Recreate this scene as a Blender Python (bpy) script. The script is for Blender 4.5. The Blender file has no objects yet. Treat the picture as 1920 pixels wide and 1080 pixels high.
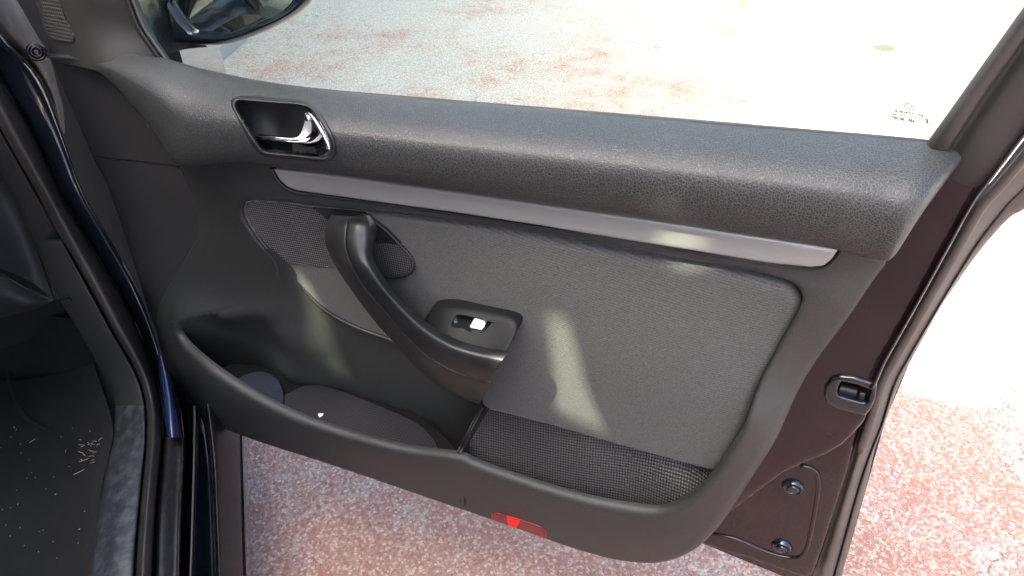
import bpy, math, random
import numpy as np
from mathutils import Vector
from mathutils.geometry import delaunay_2d_cdt
from mathutils.bvhtree import BVHTree
R = math.radians
random.seed(7)
sc = bpy.context.scene

# ------------------------------------------------------------------ camera
PITCH, CAMH, FPX = 38.0, 1.25, 1400.0
cd = bpy.data.cameras.new("camera"); cam = bpy.data.objects.new("camera", cd)
sc.collection.objects.link(cam); sc.camera = cam
cam.location = (0, 0, CAMH); cam.rotation_euler = (R(90 - PITCH), 0, 0)
cd.sensor_width = 36; cd.lens = 36 * FPX / 1920; cd.clip_start = .02; cd.clip_end = 500
# ------------------------------------------------------------------ world, sun, exposure
SUN_EL = 48.0
HX, HY = .9, .43                      # horizontal heading of the sunlight
w = bpy.data.worlds.new("World"); sc.world = w; w.use_nodes = True
nt = w.node_tree; nt.nodes.clear()
sky = nt.nodes.new('ShaderNodeTexSky'); sky.sky_type = 'NISHITA'; sky.sun_disc = False
sky.sun_elevation = R(SUN_EL); sky.sun_rotation = math.atan2(-HX, -HY); sky.dust_density = 7.0; sky.air_density = .45; sky.ozone_density = .8
bg = nt.nodes.new('ShaderNodeBackground'); bg.inputs[1].default_value = .15
wo = nt.nodes.new('ShaderNodeOutputWorld')
nt.links.new(sky.outputs[0], bg.inputs[0]); nt.links.new(bg.outputs[0], wo.inputs[0])
sl = bpy.data.lights.new("sun", 'SUN'); sl.energy = 2.3; sl.angle = R(.3); sl.color = (1, .95, .86)
so = bpy.data.objects.new("sun", sl); sc.collection.objects.link(so)
_n = math.hypot(HX, HY); HX /= _n; HY /= _n
so.rotation_euler = Vector((HX * math.cos(R(SUN_EL)), HY * math.cos(R(SUN_EL)), -math.sin(R(SUN_EL)))).to_track_quat('-Z', 'Y').to_euler()
sc.view_settings.view_transform = 'Standard'; sc.view_settings.look = 'None'
sc.view_settings.exposure = 3.1; sc.view_settings.gamma = 1
sc.render.engine = 'CYCLES'
sc.cycles.transparent_max_bounces = 16

# ------------------------------------------------------------------ materials
def mat(name):
    m = bpy.data.materials.new(name); m.use_nodes = True
    return m, m.node_tree.nodes, m.node_tree.links, m.node_tree.nodes['Principled BSDF']
def sock(n, v):
    return n.outputs[v] if isinstance(v, (str, int)) else v
def ramp(N, L, src, stops):
    r = N.new('ShaderNodeValToRGB'); L.new(src, r.inputs[0])
    e = r.color_ramp.elements
    while len(e) < len(stops): e.new(.5)
    for i, (p, c) in enumerate(stops):
        e[i].position = p; e[i].color = (*c, 1) if len(c) == 3 else c
    return r.outputs[0]
def noise(N, L, co, scale, detail=4, rough=.6, dist=0):
    n = N.new('ShaderNodeTexNoise'); L.new(co, n.inputs['Vector'])
    n.inputs['Scale'].default_value = scale; n.inputs['Detail'].default_value = detail
    n.inputs['Roughness'].default_value = rough; n.inputs['Distortion'].default_value = dist
    return n.outputs['Fac'], n.outputs['Color']
def mth(N, L, op, a, b=None, c=None, clamp=False):
    n = N.new('ShaderNodeMath'); n.operation = op; n.use_clamp = clamp
    for i, v in enumerate((a, b, c)):
        if v is None: continue
        if isinstance(v, (int, float)): n.inputs[i].default_value = v
        else: L.new(v, n.inputs[i])
    return n.outputs[0]
def mix(N, L, f, a, b, mode='MIX'):
    n = N.new('ShaderNodeMix'); n.data_type = 'RGBA'; n.blend_type = mode
    for i, v in ((0, f), (6, a), (7, b)):
        if isinstance(v, (int, float)): n.inputs[i].default_value = v
        elif isinstance(v, tuple): n.inputs[i].default_value = (*v, 1)
        else: L.new(v, n.inputs[i])
    return n.outputs[2]
def bump(N, L, h, strength, dist, B):
    n = N.new('ShaderNodeBump'); n.inputs['Strength'].default_value = strength
    n.inputs['Distance'].default_value = dist; L.new(h, n.inputs['Height'])
    L.new(n.outputs[0], B.inputs['Normal']); return n
def coord(N): return N.new('ShaderNodeTexCoord').outputs['Object']
def dusty(N, L, co, base, dust, scale=9, lo=.45, hi=.85, amt=.5):
    f, _ = noise(N, L, co, scale, 6, .65)
    f2, _ = noise(N, L, co, 900, 2, .6)
    k = ramp(N, L, f, [(lo, (0, 0, 0)), (hi, (amt, amt, amt))])
    sp = ramp(N, L, f2, [(.70, (0, 0, 0)), (.78, (.5, .5, .5))])
    return mix(N, L, mth(N, L, 'MAXIMUM', k, sp, clamp=True), base, dust)

def leather(name, scale, base=(.030, .030, .031), groove=(.085, .085, .088), rough=.40, bs=.6, gw=.11):
    m, N, L, B = mat(name); co = coord(N)
    _, nc = noise(N, L, co, 160, 2, .5)
    va = N.new('ShaderNodeVectorMath'); va.operation = 'MULTIPLY_ADD'
    L.new(nc, va.inputs[0]); va.inputs[1].default_value = (.0016, .0016, .0016); L.new(co, va.inputs[2])
    v = N.new('ShaderNodeTexVoronoi'); v.feature = 'DISTANCE_TO_EDGE'; L.new(va.outputs[0], v.inputs['Vector'])
    v.inputs['Scale'].default_value = scale; v.inputs['Randomness'].default_value = 1
    h = ramp(N, L, v.outputs[0], [(0, (0, 0, 0)), (gw, (1, 1, 1))])
    nf, _ = noise(N, L, co, 14, 5, .6)
    d = dusty(N, L, co, base, tuple(c * 2.0 for c in base), 7, .5, .9, .5)
    c = mix(N, L, h, groove, d)
    L.new(c, B.inputs['Base Color'])
    fine, _ = noise(N, L, co, 2200, 2, .5)
    hh = mth(N, L, 'MULTIPLY_ADD', fine, .12, h)
    bump(N, L, hh, bs, .0005, B)
    L.new(mth(N, L, 'MULTIPLY_ADD', nf, .14, rough - .05), B.inputs['Roughness'])
    B.inputs['Specular IOR Level'].default_value = .55
    return m
M = {}
M['leather'] = leather('grained_soft_plastic', 350, gw=.12, bs=.42, base=(.022, .025, .024), groove=(.066, .071, .069), rough=.41)
M['leather_fine'] = leather('fine_grained_plastic', 560, base=(.019, .021, .020), groove=(.042, .046, .044), rough=.37, bs=.4, gw=.16)

def plain(name, base, rough, spec=.5, metal=0, coat=0, grain=0, gs=1500, dust=None, damt=.5, dscale=9, rvar=.1):
    m, N, L, B = mat(name); co = coord(N)
    if dust: L.new(dusty(N, L, co, base, dust, dscale, amt=damt), B.inputs['Base Color'])
    else: B.inputs['Base Color'].default_value = (*base, 1)
    B.inputs['Metallic'].default_value = metal; B.inputs['Specular IOR Level'].default_value = spec
    B.inputs['Coat Weight'].default_value = coat; B.inputs['Coat Roughness'].default_value = .04
    f, _ = noise(N, L, co, 22, 5, .65)
    L.new(mth(N, L, 'MULTIPLY_ADD', f, rvar, rough - rvar / 2), B.inputs['Roughness'])
    if grain:
        g, _ = noise(N, L, co, gs, 2, .5); bump(N, L, g, grain, .0004, B)
    return m
M['smooth_black'] = plain('smooth_black_plastic', (.015, .015, .015), .42, grain=.35, dust=(.07, .07, .068), damt=.5, dscale=22)
M['cap_black'] = plain('matt_side_plastic', (.022, .023, .023), .5, grain=.5, gs=1100, dust=(.05, .05, .05), damt=.3)
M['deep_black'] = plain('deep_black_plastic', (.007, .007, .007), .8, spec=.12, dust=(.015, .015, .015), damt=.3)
M['gloss_black'] = plain('gloss_black', (.006, .006, .007), .07, spec=.5, rvar=.03)
M['handle_black'] = plain('soft_touch_black', (.010, .012, .012), .40, grain=.12, gs=700, dust=(.05, .05, .055), damt=.35, dscale=28, rvar=.16)
M['switch_plate'] = plain('matt_switch_plate', (.008, .010, .010), .5, spec=.22, grain=.2, gs=900, dust=(.03, .03, .03), damt=.3)
M['rubber'] = plain('rubber_seal', (.022, .021, .02), .48, grain=.3, dust=(.07, .065, .06), damt=.5)
M['rubber_pale'] = plain('dusty_rubber', (.085, .072, .062), .42, grain=.2, dust=(.16, .14, .12), damt=.5)
M['chrome'] = plain('chrome', (.85, .86, .88), .05, metal=1, rvar=.03)
M['paint'] = plain('dark_blue_paint', (.006, .010, .017), .16, coat=.8, dust=(.06, .055, .05), damt=.25, dscale=12)
M['paint_inner'] = plain('inner_paint_ground_tint', (.012, .006, .009), .26, coat=.3, dust=(.035, .026, .026), damt=.4, dscale=14)  # dark blue paint turned maroon: reflection of the red ground put into the colour
M['paint_sky_lit'] = plain('sky_lit_blue_paint', (.012, .028, .085), .16, coat=1, dust=(.05, .06, .09), damt=.3)  # body paint made bluer and brighter for the sky highlight
M['carpet'] = plain('black_carpet', (.008, .009, .008), .95, grain=1, gs=900, dust=(.025, .025, .024), damt=.4, dscale=16)
M['white'] = plain('white_plastic', (.82, .82, .80), .5)
M['olive'] = plain('mirror_corner_plastic', (.034, .034, .031), .5, grain=.35, dust=(.055, .055, .045), damt=.3)
M['sill'] = plain('scuffed_sill_plastic', (.020, .025, .029), .42, grain=.5, gs=500, dust=(.11, .13, .13), damt=.9, dscale=60)
M['dash'] = plain('dash_plastic', (.022, .024, .024), .62, spec=.3, grain=.5, gs=1000, dust=(.05, .05, .05), damt=.3)
M['grime'] = plain('grimy_sill_paint', (.007, .007, .008), .42, coat=.0, grain=.5, gs=260, dust=(.045, .045, .045), damt=.7, dscale=55)
M['wallm'] = plain('plaster', (.42, .40, .36), .9, grain=.5, gs=60)
M['straw'] = plain('straw', (.42, .38, .30), .8)
M['beige'] = plain('beige_render', (.78, .68, .34), .85, grain=.5, gs=120)
M['mark'] = plain('black_print', (.02, .02, .02), .6)

def satin():
    m, N, L, B = mat('satin_silver'); co = coord(N)
    f, _ = noise(N, L, co, 6, 3, .5)
    B.inputs['Base Color'].default_value = (.33, .345, .33, 1); B.inputs['Metallic'].default_value = .45
    L.new(mth(N, L, 'MULTIPLY_ADD', f, .08, .34), B.inputs['Roughness'])
    g, _ = noise(N, L, co, 1800, 2, .5); bump(N, L, g, .08, .0003, B)
    return m
M['satin'] = satin()

def woven(name, k, base, light, ang=0., bs=1., kz=None, rough=.7, sh=.5, dist=.0006, ax=2):
    m, N, L, B = mat(name)
    mp = N.new('ShaderNodeMapping'); L.new(coord(N), mp.inputs[0]); mp.inputs['Rotation'].default_value = (0, ang, 0)
    s = N.new('ShaderNodeSeparateXYZ'); L.new(mp.outputs[0], s.inputs[0])
    a = mth(N, L, 'SINE', mth(N, L, 'MULTIPLY', s.outputs[0], 2 * math.pi / k))
    b = mth(N, L, 'SINE', mth(N, L, 'MULTIPLY', s.outputs[ax], 2 * math.pi / (kz or k)))
    p = mth(N, L, 'ADD', a, b)
    h = mth(N, L, 'MULTIPLY_ADD', p, .25, .5)
    c = ramp(N, L, h, [(.35, base), (.85, light)])
    L.new(c, B.inputs['Base Color']); bump(N, L, h, bs, dist, B)
    B.inputs['Roughness'].default_value = rough
    return m
M['mesh_cloth'] = woven('open_mesh_cloth', .0034, (.010, .010, .010), (.15, .15, .15), ang=.05, kz=.0038, rough=.5)
M['grille'] = woven('perforated_grille', .0038, (.006, .006, .006), (.070, .069, .066), ang=.12, kz=.0038, rough=.45)
M['tweeter'] = woven('tweeter_mesh', .0050, (.012, .012, .011), (.09, .09, .085), ang=.1, kz=.0050)
M['mat_rubber'] = woven('dotted_rubber_mat', .0045, (.005, .005, .006), (.022, .024, .03), ang=0, rough=.45, ax=1)
M['mat_blue'] = woven('dotted_cup_mat', .0045, (.010, .013, .022), (.035, .045, .07), ang=0, rough=.35, ax=1)

def fabric():
    m, N, L, B = mat('door_fabric'); co = coord(N)
    mp = N.new('ShaderNodeMapping'); L.new(co, mp.inputs[0]); mp.inputs['Scale'].default_value = (500, 500, 1500)
    f, _ = noise(N, L, mp.outputs[0], 1, 2, .6)
    g, _ = noise(N, L, co, 1300, 2, .7)
    s = N.new('ShaderNodeSeparateXYZ'); L.new(co, s.inputs[0])
    st = mth(N, L, 'SINE', mth(N, L, 'MULTIPLY', mth(N, L, 'ADD', s.outputs[2], mth(N, L, 'MULTIPLY', s.outputs[0], .12)), 2 * math.pi / .0032))
    h = mth(N, L, 'ADD', mth(N, L, 'MULTIPLY_ADD', f, .6, mth(N, L, 'MULTIPLY', g, .5)), mth(N, L, 'MULTIPLY', st, .045))
    L.new(ramp(N, L, h, [(.32, (.024, .025, .024)), (.78, (.125, .127, .120))]), B.inputs['Base Color'])
    bump(N, L, h, .7, .0007, B)
    B.inputs['Roughness'].default_value = .85; B.inputs['Specular IOR Level'].default_value = .25
    B.inputs['Sheen Weight'].default_value = .25; B.inputs['Sheen Roughness'].default_value = .4
    return m
M['fabric'] = fabric()

def lens():
    m, N, L, B = mat('red_lens'); co = coord(N)
    s = N.new('ShaderNodeSeparateXYZ'); L.new(co, s.inputs[0])
    st = mth(N, L, 'MULTIPLY_ADD', mth(N, L, 'SINE', mth(N, L, 'MULTIPLY', s.outputs[0], 2200)), .5, .5)
    L.new(mix(N, L, st, (.10, .002, .004), (.26, .005, .008)), B.inputs['Base Color']); bump(N, L, st, .5, .0005, B)
    B.inputs['Roughness'].default_value = .3; B.inputs['Coat Weight'].default_value = .15
    return m
M['lens'] = lens()
M['lens_bright'] = plain('bright_red_reflector', (.95, .01, .008), .4, coat=0, grain=.5, gs=400)

def glass(name, tint, gl=.08):
    m = bpy.data.materials.new(name); m.use_nodes = True; N = m.node_tree.nodes; L = m.node_tree.links; N.clear()
    t = N.new('ShaderNodeBsdfTransparent'); t.inputs[0].default_value = (*tint, 1)
    g = N.new('ShaderNodeBsdfGlossy'); g.inputs['Roughness'].default_value = .01; g.inputs[0].default_value = (1, 1, 1, 1)
    fr = N.new('ShaderNodeFresnel'); fr.inputs[0].default_value = 1.5
    mx = N.new('ShaderNodeMixShader'); o = N.new('ShaderNodeOutputMaterial')
    L.new(fr.outputs[0], mx.inputs[0]); L.new(t.outputs[0], mx.inputs[1]); L.new(g.outputs[0], mx.inputs[2])
    L.new(mx.outputs[0], o.inputs[0]); return m
M['glass'] = glass('tinted_glass', (.80, .88, .80))
M['tint_pane'] = glass('green_tint_pane', (.90, .95, .76))  # green tint for the added openings that make the sun patches

STAIN1, STAIN2, STAIN3 = (1.725, 3.40), (1.355, 4.05), (1.05, 3.63)
def ground_mat():
    m, N, L, B = mat('worn_red_painted_concrete'); co = coord(N)
    big, _ = noise(N, L, co, 1.3, 6, .62, .4)
    mid, _ = noise(N, L, co, 6.5, 6, .7, .3)
    fin, _ = noise(N, L, co, 45, 4, .7)
    v = N.new('ShaderNodeTexVoronoi'); L.new(co, v.inputs['Vector']); v.inputs['Scale'].default_value = 200
    v2 = N.new('ShaderNodeTexVoronoi'); v2.feature = 'DISTANCE_TO_EDGE'; L.new(co, v2.inputs['Vector']); v2.inputs['Scale'].default_value = 200
    sp = N.new('ShaderNodeSeparateColor'); L.new(v.outputs['Color'], sp.inputs[0])
    wear = mth(N, L, 'ADD', mth(N, L, 'MULTIPLY', big, .55), mth(N, L, 'MULTIPLY', mid, .45))
    wear = mth(N, L, 'MULTIPLY_ADD', sp.outputs[0], .16, wear)
    wear = mth(N, L, 'MULTIPLY_ADD', fin, .10, wear)
    sy = N.new('ShaderNodeSeparateXYZ'); L.new(co, sy.inputs[0])
    wear = mth(N, L, 'ADD', wear, mth(N, L, 'MULTIPLY_ADD', sy.outputs[1], .06, -.07, clamp=False))
    wear = mth(N, L, 'ADD', wear, mth(N, L, 'MULTIPLY', mth(N, L, 'MAXIMUM', mth(N, L, 'SUBTRACT', sy.outputs[0], .45), 0.0), .10))
    k = ramp(N, L, wear, [(.62, (0, 0, 0)), (.76, (1, 1, 1))])
    red = mix(N, L, sp.outputs[1], (.36, .17, .125), (.50, .32, .245))
    red = mix(N, L, mth(N, L, 'MULTIPLY', mth(N, L, 'GREATER_THAN', sp.outputs[2], .80), .58), red, (.66, .54, .40))
    bare = mix(N, L, sp.outputs[2], (.41, .41, .36), (.64, .63, .57))
    c = mix(N, L, k, red, bare)
    edge = ramp(N, L, v2.outputs[0], [(0, (0, 0, 0)), (.10, (1, 1, 1))])
    c = mix(N, L, edge, mix(N, L, .45, c, (.15, .11, .095)), c)
    # cracks
    wn = noise(N, L, co, 2.2, 5, .7)[1]
    vm = N.new('ShaderNodeVectorMath'); vm.operation = 'MULTIPLY_ADD'
    L.new(wn, vm.inputs[0]); vm.inputs[1].default_value = (.5, .5, .5); L.new(co, vm.inputs[2])
    v3 = N.new('ShaderNodeTexVoronoi'); v3.feature = 'DISTANCE_TO_EDGE'; L.new(vm.outputs[0], v3.inputs['Vector']); v3.inputs['Scale'].default_value = .9
    cr = ramp(N, L, v3.outputs[0], [(0, (1, 1, 1)), (.006, (0, 0, 0))])
    cr = mth(N, L, 'MULTIPLY', cr, ramp(N, L, mid, [(.50, (0, 0, 0)), (.62, (.7, .7, .7))]))
    c = mix(N, L, cr, c, (.07, .055, .045))
    st, _ = noise(N, L, co, 3.1, 3, .5)
    s2 = ramp(N, L, st, [(.70, (0, 0, 0)), (.78, (.5, .5, .5))])
    c = mix(N, L, s2, c, (.16, .15, .11))
    for (gx_, gy_), rx, col in ((STAIN1, .085, (.035, .038, .016)), (STAIN2, .22, (.40, .32, .14)), (STAIN3, .11, (.36, .33, .25))):
        vs_ = N.new('ShaderNodeVectorMath'); vs_.operation = 'SUBTRACT'; L.new(co, vs_.inputs[0]); vs_.inputs[1].default_value = (gx_, gy_, 0)
        ln = N.new('ShaderNodeVectorMath'); ln.operation = 'LENGTH'; L.new(vs_.outputs[0], ln.inputs[0])
        q_ = mth(N, L, 'ADD', ln.outputs['Value'], mth(N, L, 'MULTIPLY_ADD', noise(N, L, co, 14, 4, .6)[0], rx * 1.2, -rx * .6))
        c = mix(N, L, ramp(N, L, mth(N, L, 'DIVIDE', q_, rx * 1.3), [(.35, (.85, .85, .85)), (.85, (0, 0, 0))]), c, col)
    L.new(c, B.inputs['Base Color']); B.inputs['Roughness'].default_value = .85
    h = mth(N, L, 'ADD', mth(N, L, 'MULTIPLY', edge, .6), mth(N, L, 'ADD', sp.outputs[1], mth(N, L, 'MULTIPLY', cr, -2)))
    bump(N, L, h, .7, .003, B)
    return m
M['ground'] = ground_mat()

# ------------------------------------------------------------------ geometry helpers
c_, s_ = math.cos(R(PITCH)), math.sin(R(PITCH))
def ray(px, py):
    a, b = px - 960, 540 - py
    return np.array((a, FPX * c_ + b * s_, -FPX * s_ + b * c_))
CAM = np.array((0, 0, CAMH))
# door frame of reference: u along the door, v up, w towards the cabin side
DU = np.array((.944, -.3305, 0)); DU /= np.linalg.norm(DU)
DW = np.array((-DU[1] * -1, 0, 0)); DW = np.array((DU[1], -DU[0], 0))
P0 = np.array((0, .749, .20))
ROTZ = math.atan2(DU[1], DU[0])
def loc2world(q): return P0 + DU * q[0] - DW * q[1] + np.array((0, 0, q[2]))
def world2loc(p):
    d = p - P0; return (float(d @ DU), float(-(d @ DW)), float(d[2]))
def P(px, py, w=0.):
    r = ray(px, py); t = (w - (CAM - P0) @ DW) / (r @ DW)
    return world2loc(CAM + r * t)
CF = np.array((-.286, .958, 0)); CF /= np.linalg.norm(CF); CR = np.array((CF[1], -CF[0], 0))
def PR(px, py, Rr):                         # on a vertical plane along the car, world coordinates
    r = ray(px, py); t = (Rr * CSC - CAM @ CR) / (r @ CR); return tuple(CAM + r * t)
CSC = 1.14
def PZC(px, py, z): return PZ(px, py, CAMH - (CAMH - z) * CSC)
def PZ(px, py, z):
    r = ray(px, py); t = (z - CAMH) / r[2]; return tuple(CAM + r * t)

def link(name, verts, faces, m, parent=None, smooth=True, label=None):
    me = bpy.data.meshes.new(name); me.from_pydata([tuple(map(float, v)) for v in verts], [], faces); me.update()
    if smooth: me.shade_smooth()
    if m: me.materials.append(M[m] if isinstance(m, str) else m)
    o = bpy.data.objects.new(name, me); sc.collection.objects.link(o)
    if parent: o.parent = parent
    if label: o['label'] = label
    return o
def catmull(A, n, closed=False):
    A = np.asarray(A, float); k = len(A); out = []
    if k < 3 and not closed:
        return np.array([A[0] + (A[-1] - A[0]) * t for t in np.linspace(0, 1, n + 1)])
    segs = k if closed else k - 1
    for i in range(segs):
        p1, p2 = A[i % k], A[(i + 1) % k]
        p0 = A[(i - 1) % k] if closed or i > 0 else 2 * p1 - p2
        p3 = A[(i + 2) % k] if closed or i + 2 < k else 2 * p2 - p1
        for t in np.arange(n) / n:
            out.append(.5 * ((2 * p1) + (-p0 + p2) * t + (2 * p0 - 5 * p1 + 4 * p2 - p3) * t * t + (-p0 + 3 * p1 - 3 * p2 + p3) * t ** 3))
    if not closed: out.append(A[-1])
    return np.array(out)
def loft(name, rows, m, parent=None, nu=6, nv=5, close_v=False, cut=None, label=None, close_u=False):
    """rows: stations, each the same number of 3-D points; smooth both ways"""
    G = np.array([catmull(r, nv, close_v) for r in rows])
    G = np.array([catmull(G[:, j], nu, close_u) for j in range(G.shape[1])])   # [v][u]
    nvv, nuu = G.shape[0], G.shape[1]
    verts = G.reshape(-1, 3); faces = []
    for j in range(nvv - (0 if close_v else 1)):
        for i in range(nuu - (0 if close_u else 1)):
            a = j * nuu + i; b = j * nuu + (i + 1) % nuu
            c = ((j + 1) % nvv) * nuu + (i + 1) % nuu; d = ((j + 1) % nvv) * nuu + i
            if cut is not None and cut(verts[a] * .25 + verts[b] * .25 + verts[c] * .25 + verts[d] * .25): continue
            faces.append((a, b, c, d))
    return link(name, verts, faces, m, parent, label=label)
def tube(name, pts, rad, m, parent=None, n=4, seg=10, label=None, caps=True):
    C = catmull(pts, n); verts, faces = [], []
    rads = np.interp(np.linspace(0, 1, len(C)), np.linspace(0, 1, len(np.atleast_1d(rad))) if np.ndim(rad) else [0, 1], rad if np.ndim(rad) else [rad, rad])
    prev = None
    for i, p in enumerate(C):
        t = C[min(i + 1, len(C) - 1)] - C[max(i - 1, 0)]; t /= np.linalg.norm(t) + 1e-12
        a = np.array((0, 0, 1.)) if prev is None else prev
        a = a - t * (a @ t)
        if np.linalg.norm(a) < 1e-6: a = np.array((1., 0, 0)) - t * t[0]
        a /= np.linalg.norm(a); prev = a; b = np.cross(t, a)
        for k in range(seg):
            an = 2 * math.pi * k / seg; verts.append(p + rads[i] * (a * math.cos(an) + b * math.sin(an)))
    for i in range(len(C) - 1):
        for k in range(seg):
            faces.append((i * seg + k, i * seg + (k + 1) % seg, (i + 1) * seg + (k + 1) % seg, (i + 1) * seg + k))
    if caps:
        faces.append(tuple(range(seg))[::-1]); faces.append(tuple(range((len(C) - 1) * seg, len(C) * seg)))
    return link(name, verts, faces, m, parent, label=label)

class TPS:
    """smooth surface w(u, v) through points given as pixel + height above the door plane"""
    def __init__(s, ctrl, lam=1e-6):
        q = np.array([(lambda p: (p[0], p[2]))(P(x, y, w)) for x, y, w in ctrl]); z = np.array([c[2] for c in ctrl])
        s.q = q; n = len(q)
        K = s.k(np.linalg.norm(q[:, None] - q[None], axis=2)) + np.eye(n) * lam
        A = np.zeros((n + 3, n + 3)); A[:n, :n] = K; A[:n, n] = 1; A[:n, n + 1:] = q; A[n:, :n] = A[:n, n:].T
        s.c = np.linalg.solve(A, np.r_[z, 0, 0, 0])
    @staticmethod
    def k(r): return np.where(r > 1e-9, r * r * np.log(np.maximum(r, 1e-9)), 0)
    def __call__(s, uv):
        uv = np.atleast_2d(uv); out = np.empty(len(uv))
        for i in range(0, len(uv), 4000):
            b = uv[i:i + 4000]
            out[i:i + 4000] = s.k(np.linalg.norm(b[:, None] - s.q[None], axis=2)) @ s.c[:-3] + s.c[-3] + b @ s.c[-2:]
        return out
def solve_uv(px, py, wf, drop=0.):
    w = 0.02
    for _ in range(14):
        p = P(px, py, w); w = .5 * w + .5 * (float(wf(np.array([[p[0], p[2]]]))[0]) - drop)
    return (p[0], p[2])
def inside(pts, poly):
    x, y = pts[:, 0], pts[:, 1]; c = np.zeros(len(pts), bool); j = len(poly) - 1
    for i in range(len(poly)):
        xi, yi = poly[i]; xj, yj = poly[j]
        m = ((yi > y) != (yj > y)) & (x < (xj - xi) * (y - yi) / ((yj - yi) or 1e-12) + xi); c ^= m; j = i
    return c
def resample(A, step):
    A = np.asarray(A); B = np.vstack([A, A[:1]]); d = np.r_[0, np.cumsum(np.linalg.norm(np.diff(B[:, :2], axis=0), axis=1))]
    n = max(8, int(d[-1] / step)); t = np.linspace(0, d[-1], n, endpoint=False)
    return np.stack([np.interp(t, d, B[:, k]) for k in range(A.shape[1])], 1)
def fill(name, outline, wf, m, parent=None, holes=(), sp=.004, skirt=.012, spline=6, off=0., label=None, hskirt=None, free=None):
    """sheet over a closed outline: outline points (px, py[, edge radius]); wf(uv) -> w"""
    f = (lambda q: wf(q) + off) if callable(wf) else (lambda q: np.full(len(q), float(wf) + off))
    loops = []
    for ol in [outline] + list(holes):
        A = np.array([(p[0], p[1], p[2] if len(p) > 2 else 0) for p in ol], float)
        if spline: A = catmull(A, spline, True)
        A[:, 2] = np.maximum(A[:, 2], 0)
        uv = np.array([(*solve_uv(x, y, f, r), r) for x, y, r in A])
        loops.append(resample(uv, sp * .8))
    BP = np.vstack(loops); segs = []; o = 0
    for l in loops:
        segs += [(o + i, o + (i + 1) % len(l)) for i in range(len(l))]; o += len(l)
    def isin(q):
        k = inside(q, loops[0][:, :2])
        for l in loops[1:]: k &= ~inside(q, l[:, :2])
        return k
    lo, hi = loops[0][:, :2].min(0), loops[0][:, :2].max(0)
    gx, gy = np.meshgrid(np.arange(lo[0], hi[0], sp), np.arange(lo[1], hi[1], sp))
    gx = gx + (np.arange(gx.shape[0]) % 2)[:, None] * sp * .5
    g = np.stack([gx.ravel(), gy.ravel()], 1); g = g[isin(g)]
    def near(q):
        d = np.empty(len(q)); idx = np.empty(len(q), int)
        for i in range(0, len(q), 3000):
            D = np.linalg.norm(q[i:i + 3000, None] - BP[None, :, :2], axis=2); idx[i:i + 3000] = D.argmin(1); d[i:i + 3000] = D.min(1)
        return d, BP[idx, 2]
    extra = []
    for li, l in enumerate(loops):
        t = np.roll(l[:, :2], -1, 0) - np.roll(l[:, :2], 1, 0); t /= np.linalg.norm(t, axis=1)[:, None] + 1e-12
        nrm = np.stack([-t[:, 1], t[:, 0]], 1)
        if not (isin(l[:, :2] + nrm * .0008).mean() > .5): nrm = -nrm
        for k in (.06, .2, .42, .7):
            s = l[:, 2] > .0015
            q = l[s, :2] + nrm[s] * l[s, 2:3] * k
            if len(q): extra.append(q)
    d, rr = near(g) if len(g) else (np.array([]), np.array([]))
    g = g[d > np.maximum(sp * .45, rr * .82)]
    if extra:
        e = np.vstack(extra); e = e[isin(e)]; de, re_ = near(e); e = e[de > re_ * .045]
        # thin out crowded ring points
        key = {}; 
        for q in e: key.setdefault((round(q[0] / (sp * .35)), round(q[1] / (sp * .35))), q)
        g = np.vstack([g, np.array(list(key.values()))])
    pts = np.vstack([BP[:, :2], g])
    vs, _, fs, *_ = delaunay_2d_cdt([Vector(p) for p in pts], segs, [], 0, 1e-7)
    V = np.array([tuple(v) for v in vs])
    F = np.array([tuple(x) for x in fs if len(x) == 3])
    cen = V[F].mean(1); F = F[isin(cen)]
    d, r = near(V)
    wv = f(V)
    x = np.clip(1 - d / np.maximum(r, 1e-6), 0, 1)
    wv = wv - np.where(r > 1e-5, r * (1 - np.sqrt(np.maximum(0, 1 - x * x))), 0)
    verts = [(V[i, 0], -wv[i], V[i, 1]) for i in range(len(V))]
    faces = []
    for a, b, c in F:
        A, B_, C = V[a], V[b], V[c]
        cr = (B_[0] - A[0]) * (C[1] - A[1]) - (B_[1] - A[1]) * (C[0] - A[0])
        faces.append((a, b, c) if cr > 0 else (a, c, b))
    if skirt:
        from collections import Counter
        ec = Counter(); di = {}
        for fa in faces:
            for i in range(3):
                a, b = int(fa[i]), int(fa[(i + 1) % 3]); k = (min(a, b), max(a, b)); ec[k] += 1; di[k] = (a, b)
        mp = {}
        fuv = None if free is None else np.array(free)
        for k, n in ec.items():
            if n == 1:
                a, b = di[k]; dep = skirt
                q2 = V[[a, b]]
                if fuv is not None and np.linalg.norm(q2.mean(0)[None] - fuv, axis=1).min() < sp * 1.2: continue
                if hskirt is not None and np.linalg.norm(q2.mean(0)[None] - loops[0][:, :2], axis=1).min() > sp * 1.5: dep = hskirt
                for q in (a, b):
                    if (q, dep) not in mp:
                        v = verts[q]; mp[(q, dep)] = len(verts); verts.append(v); verts.append((v[0], v[1] + dep, v[2]))
                i, j = mp[(a, dep)], mp[(b, dep)]
                faces.append((j, i, i + 1, j + 1))
    faces = [tuple(int(i) for i in fa) for fa in faces]
    return link(name, verts, faces, m, parent, label=label)
def drape(px, py, objs, off=0.):
    """where the sight line through the pixel meets a door part already built"""
    o = Vector(world2loc(CAM)); d = Vector(world2loc(CAM + ray(px, py))) - o; d.normalize(); best = None
    for ob in objs:
        if ob.name not in BV:
            BV[ob.name] = BVHTree.FromPolygons([v.co for v in ob.data.vertices], [tuple(p.vertices) for p in ob.data.polygons])
        h = BV[ob.name].ray_cast(o, d)
        if h[0] is not None and (best is None or h[3] < best[3]): best = h
    if best is None: return P(px, py, .006 + off)
    q = best[0]; return (q.x, q.y - off, q.z)
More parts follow.
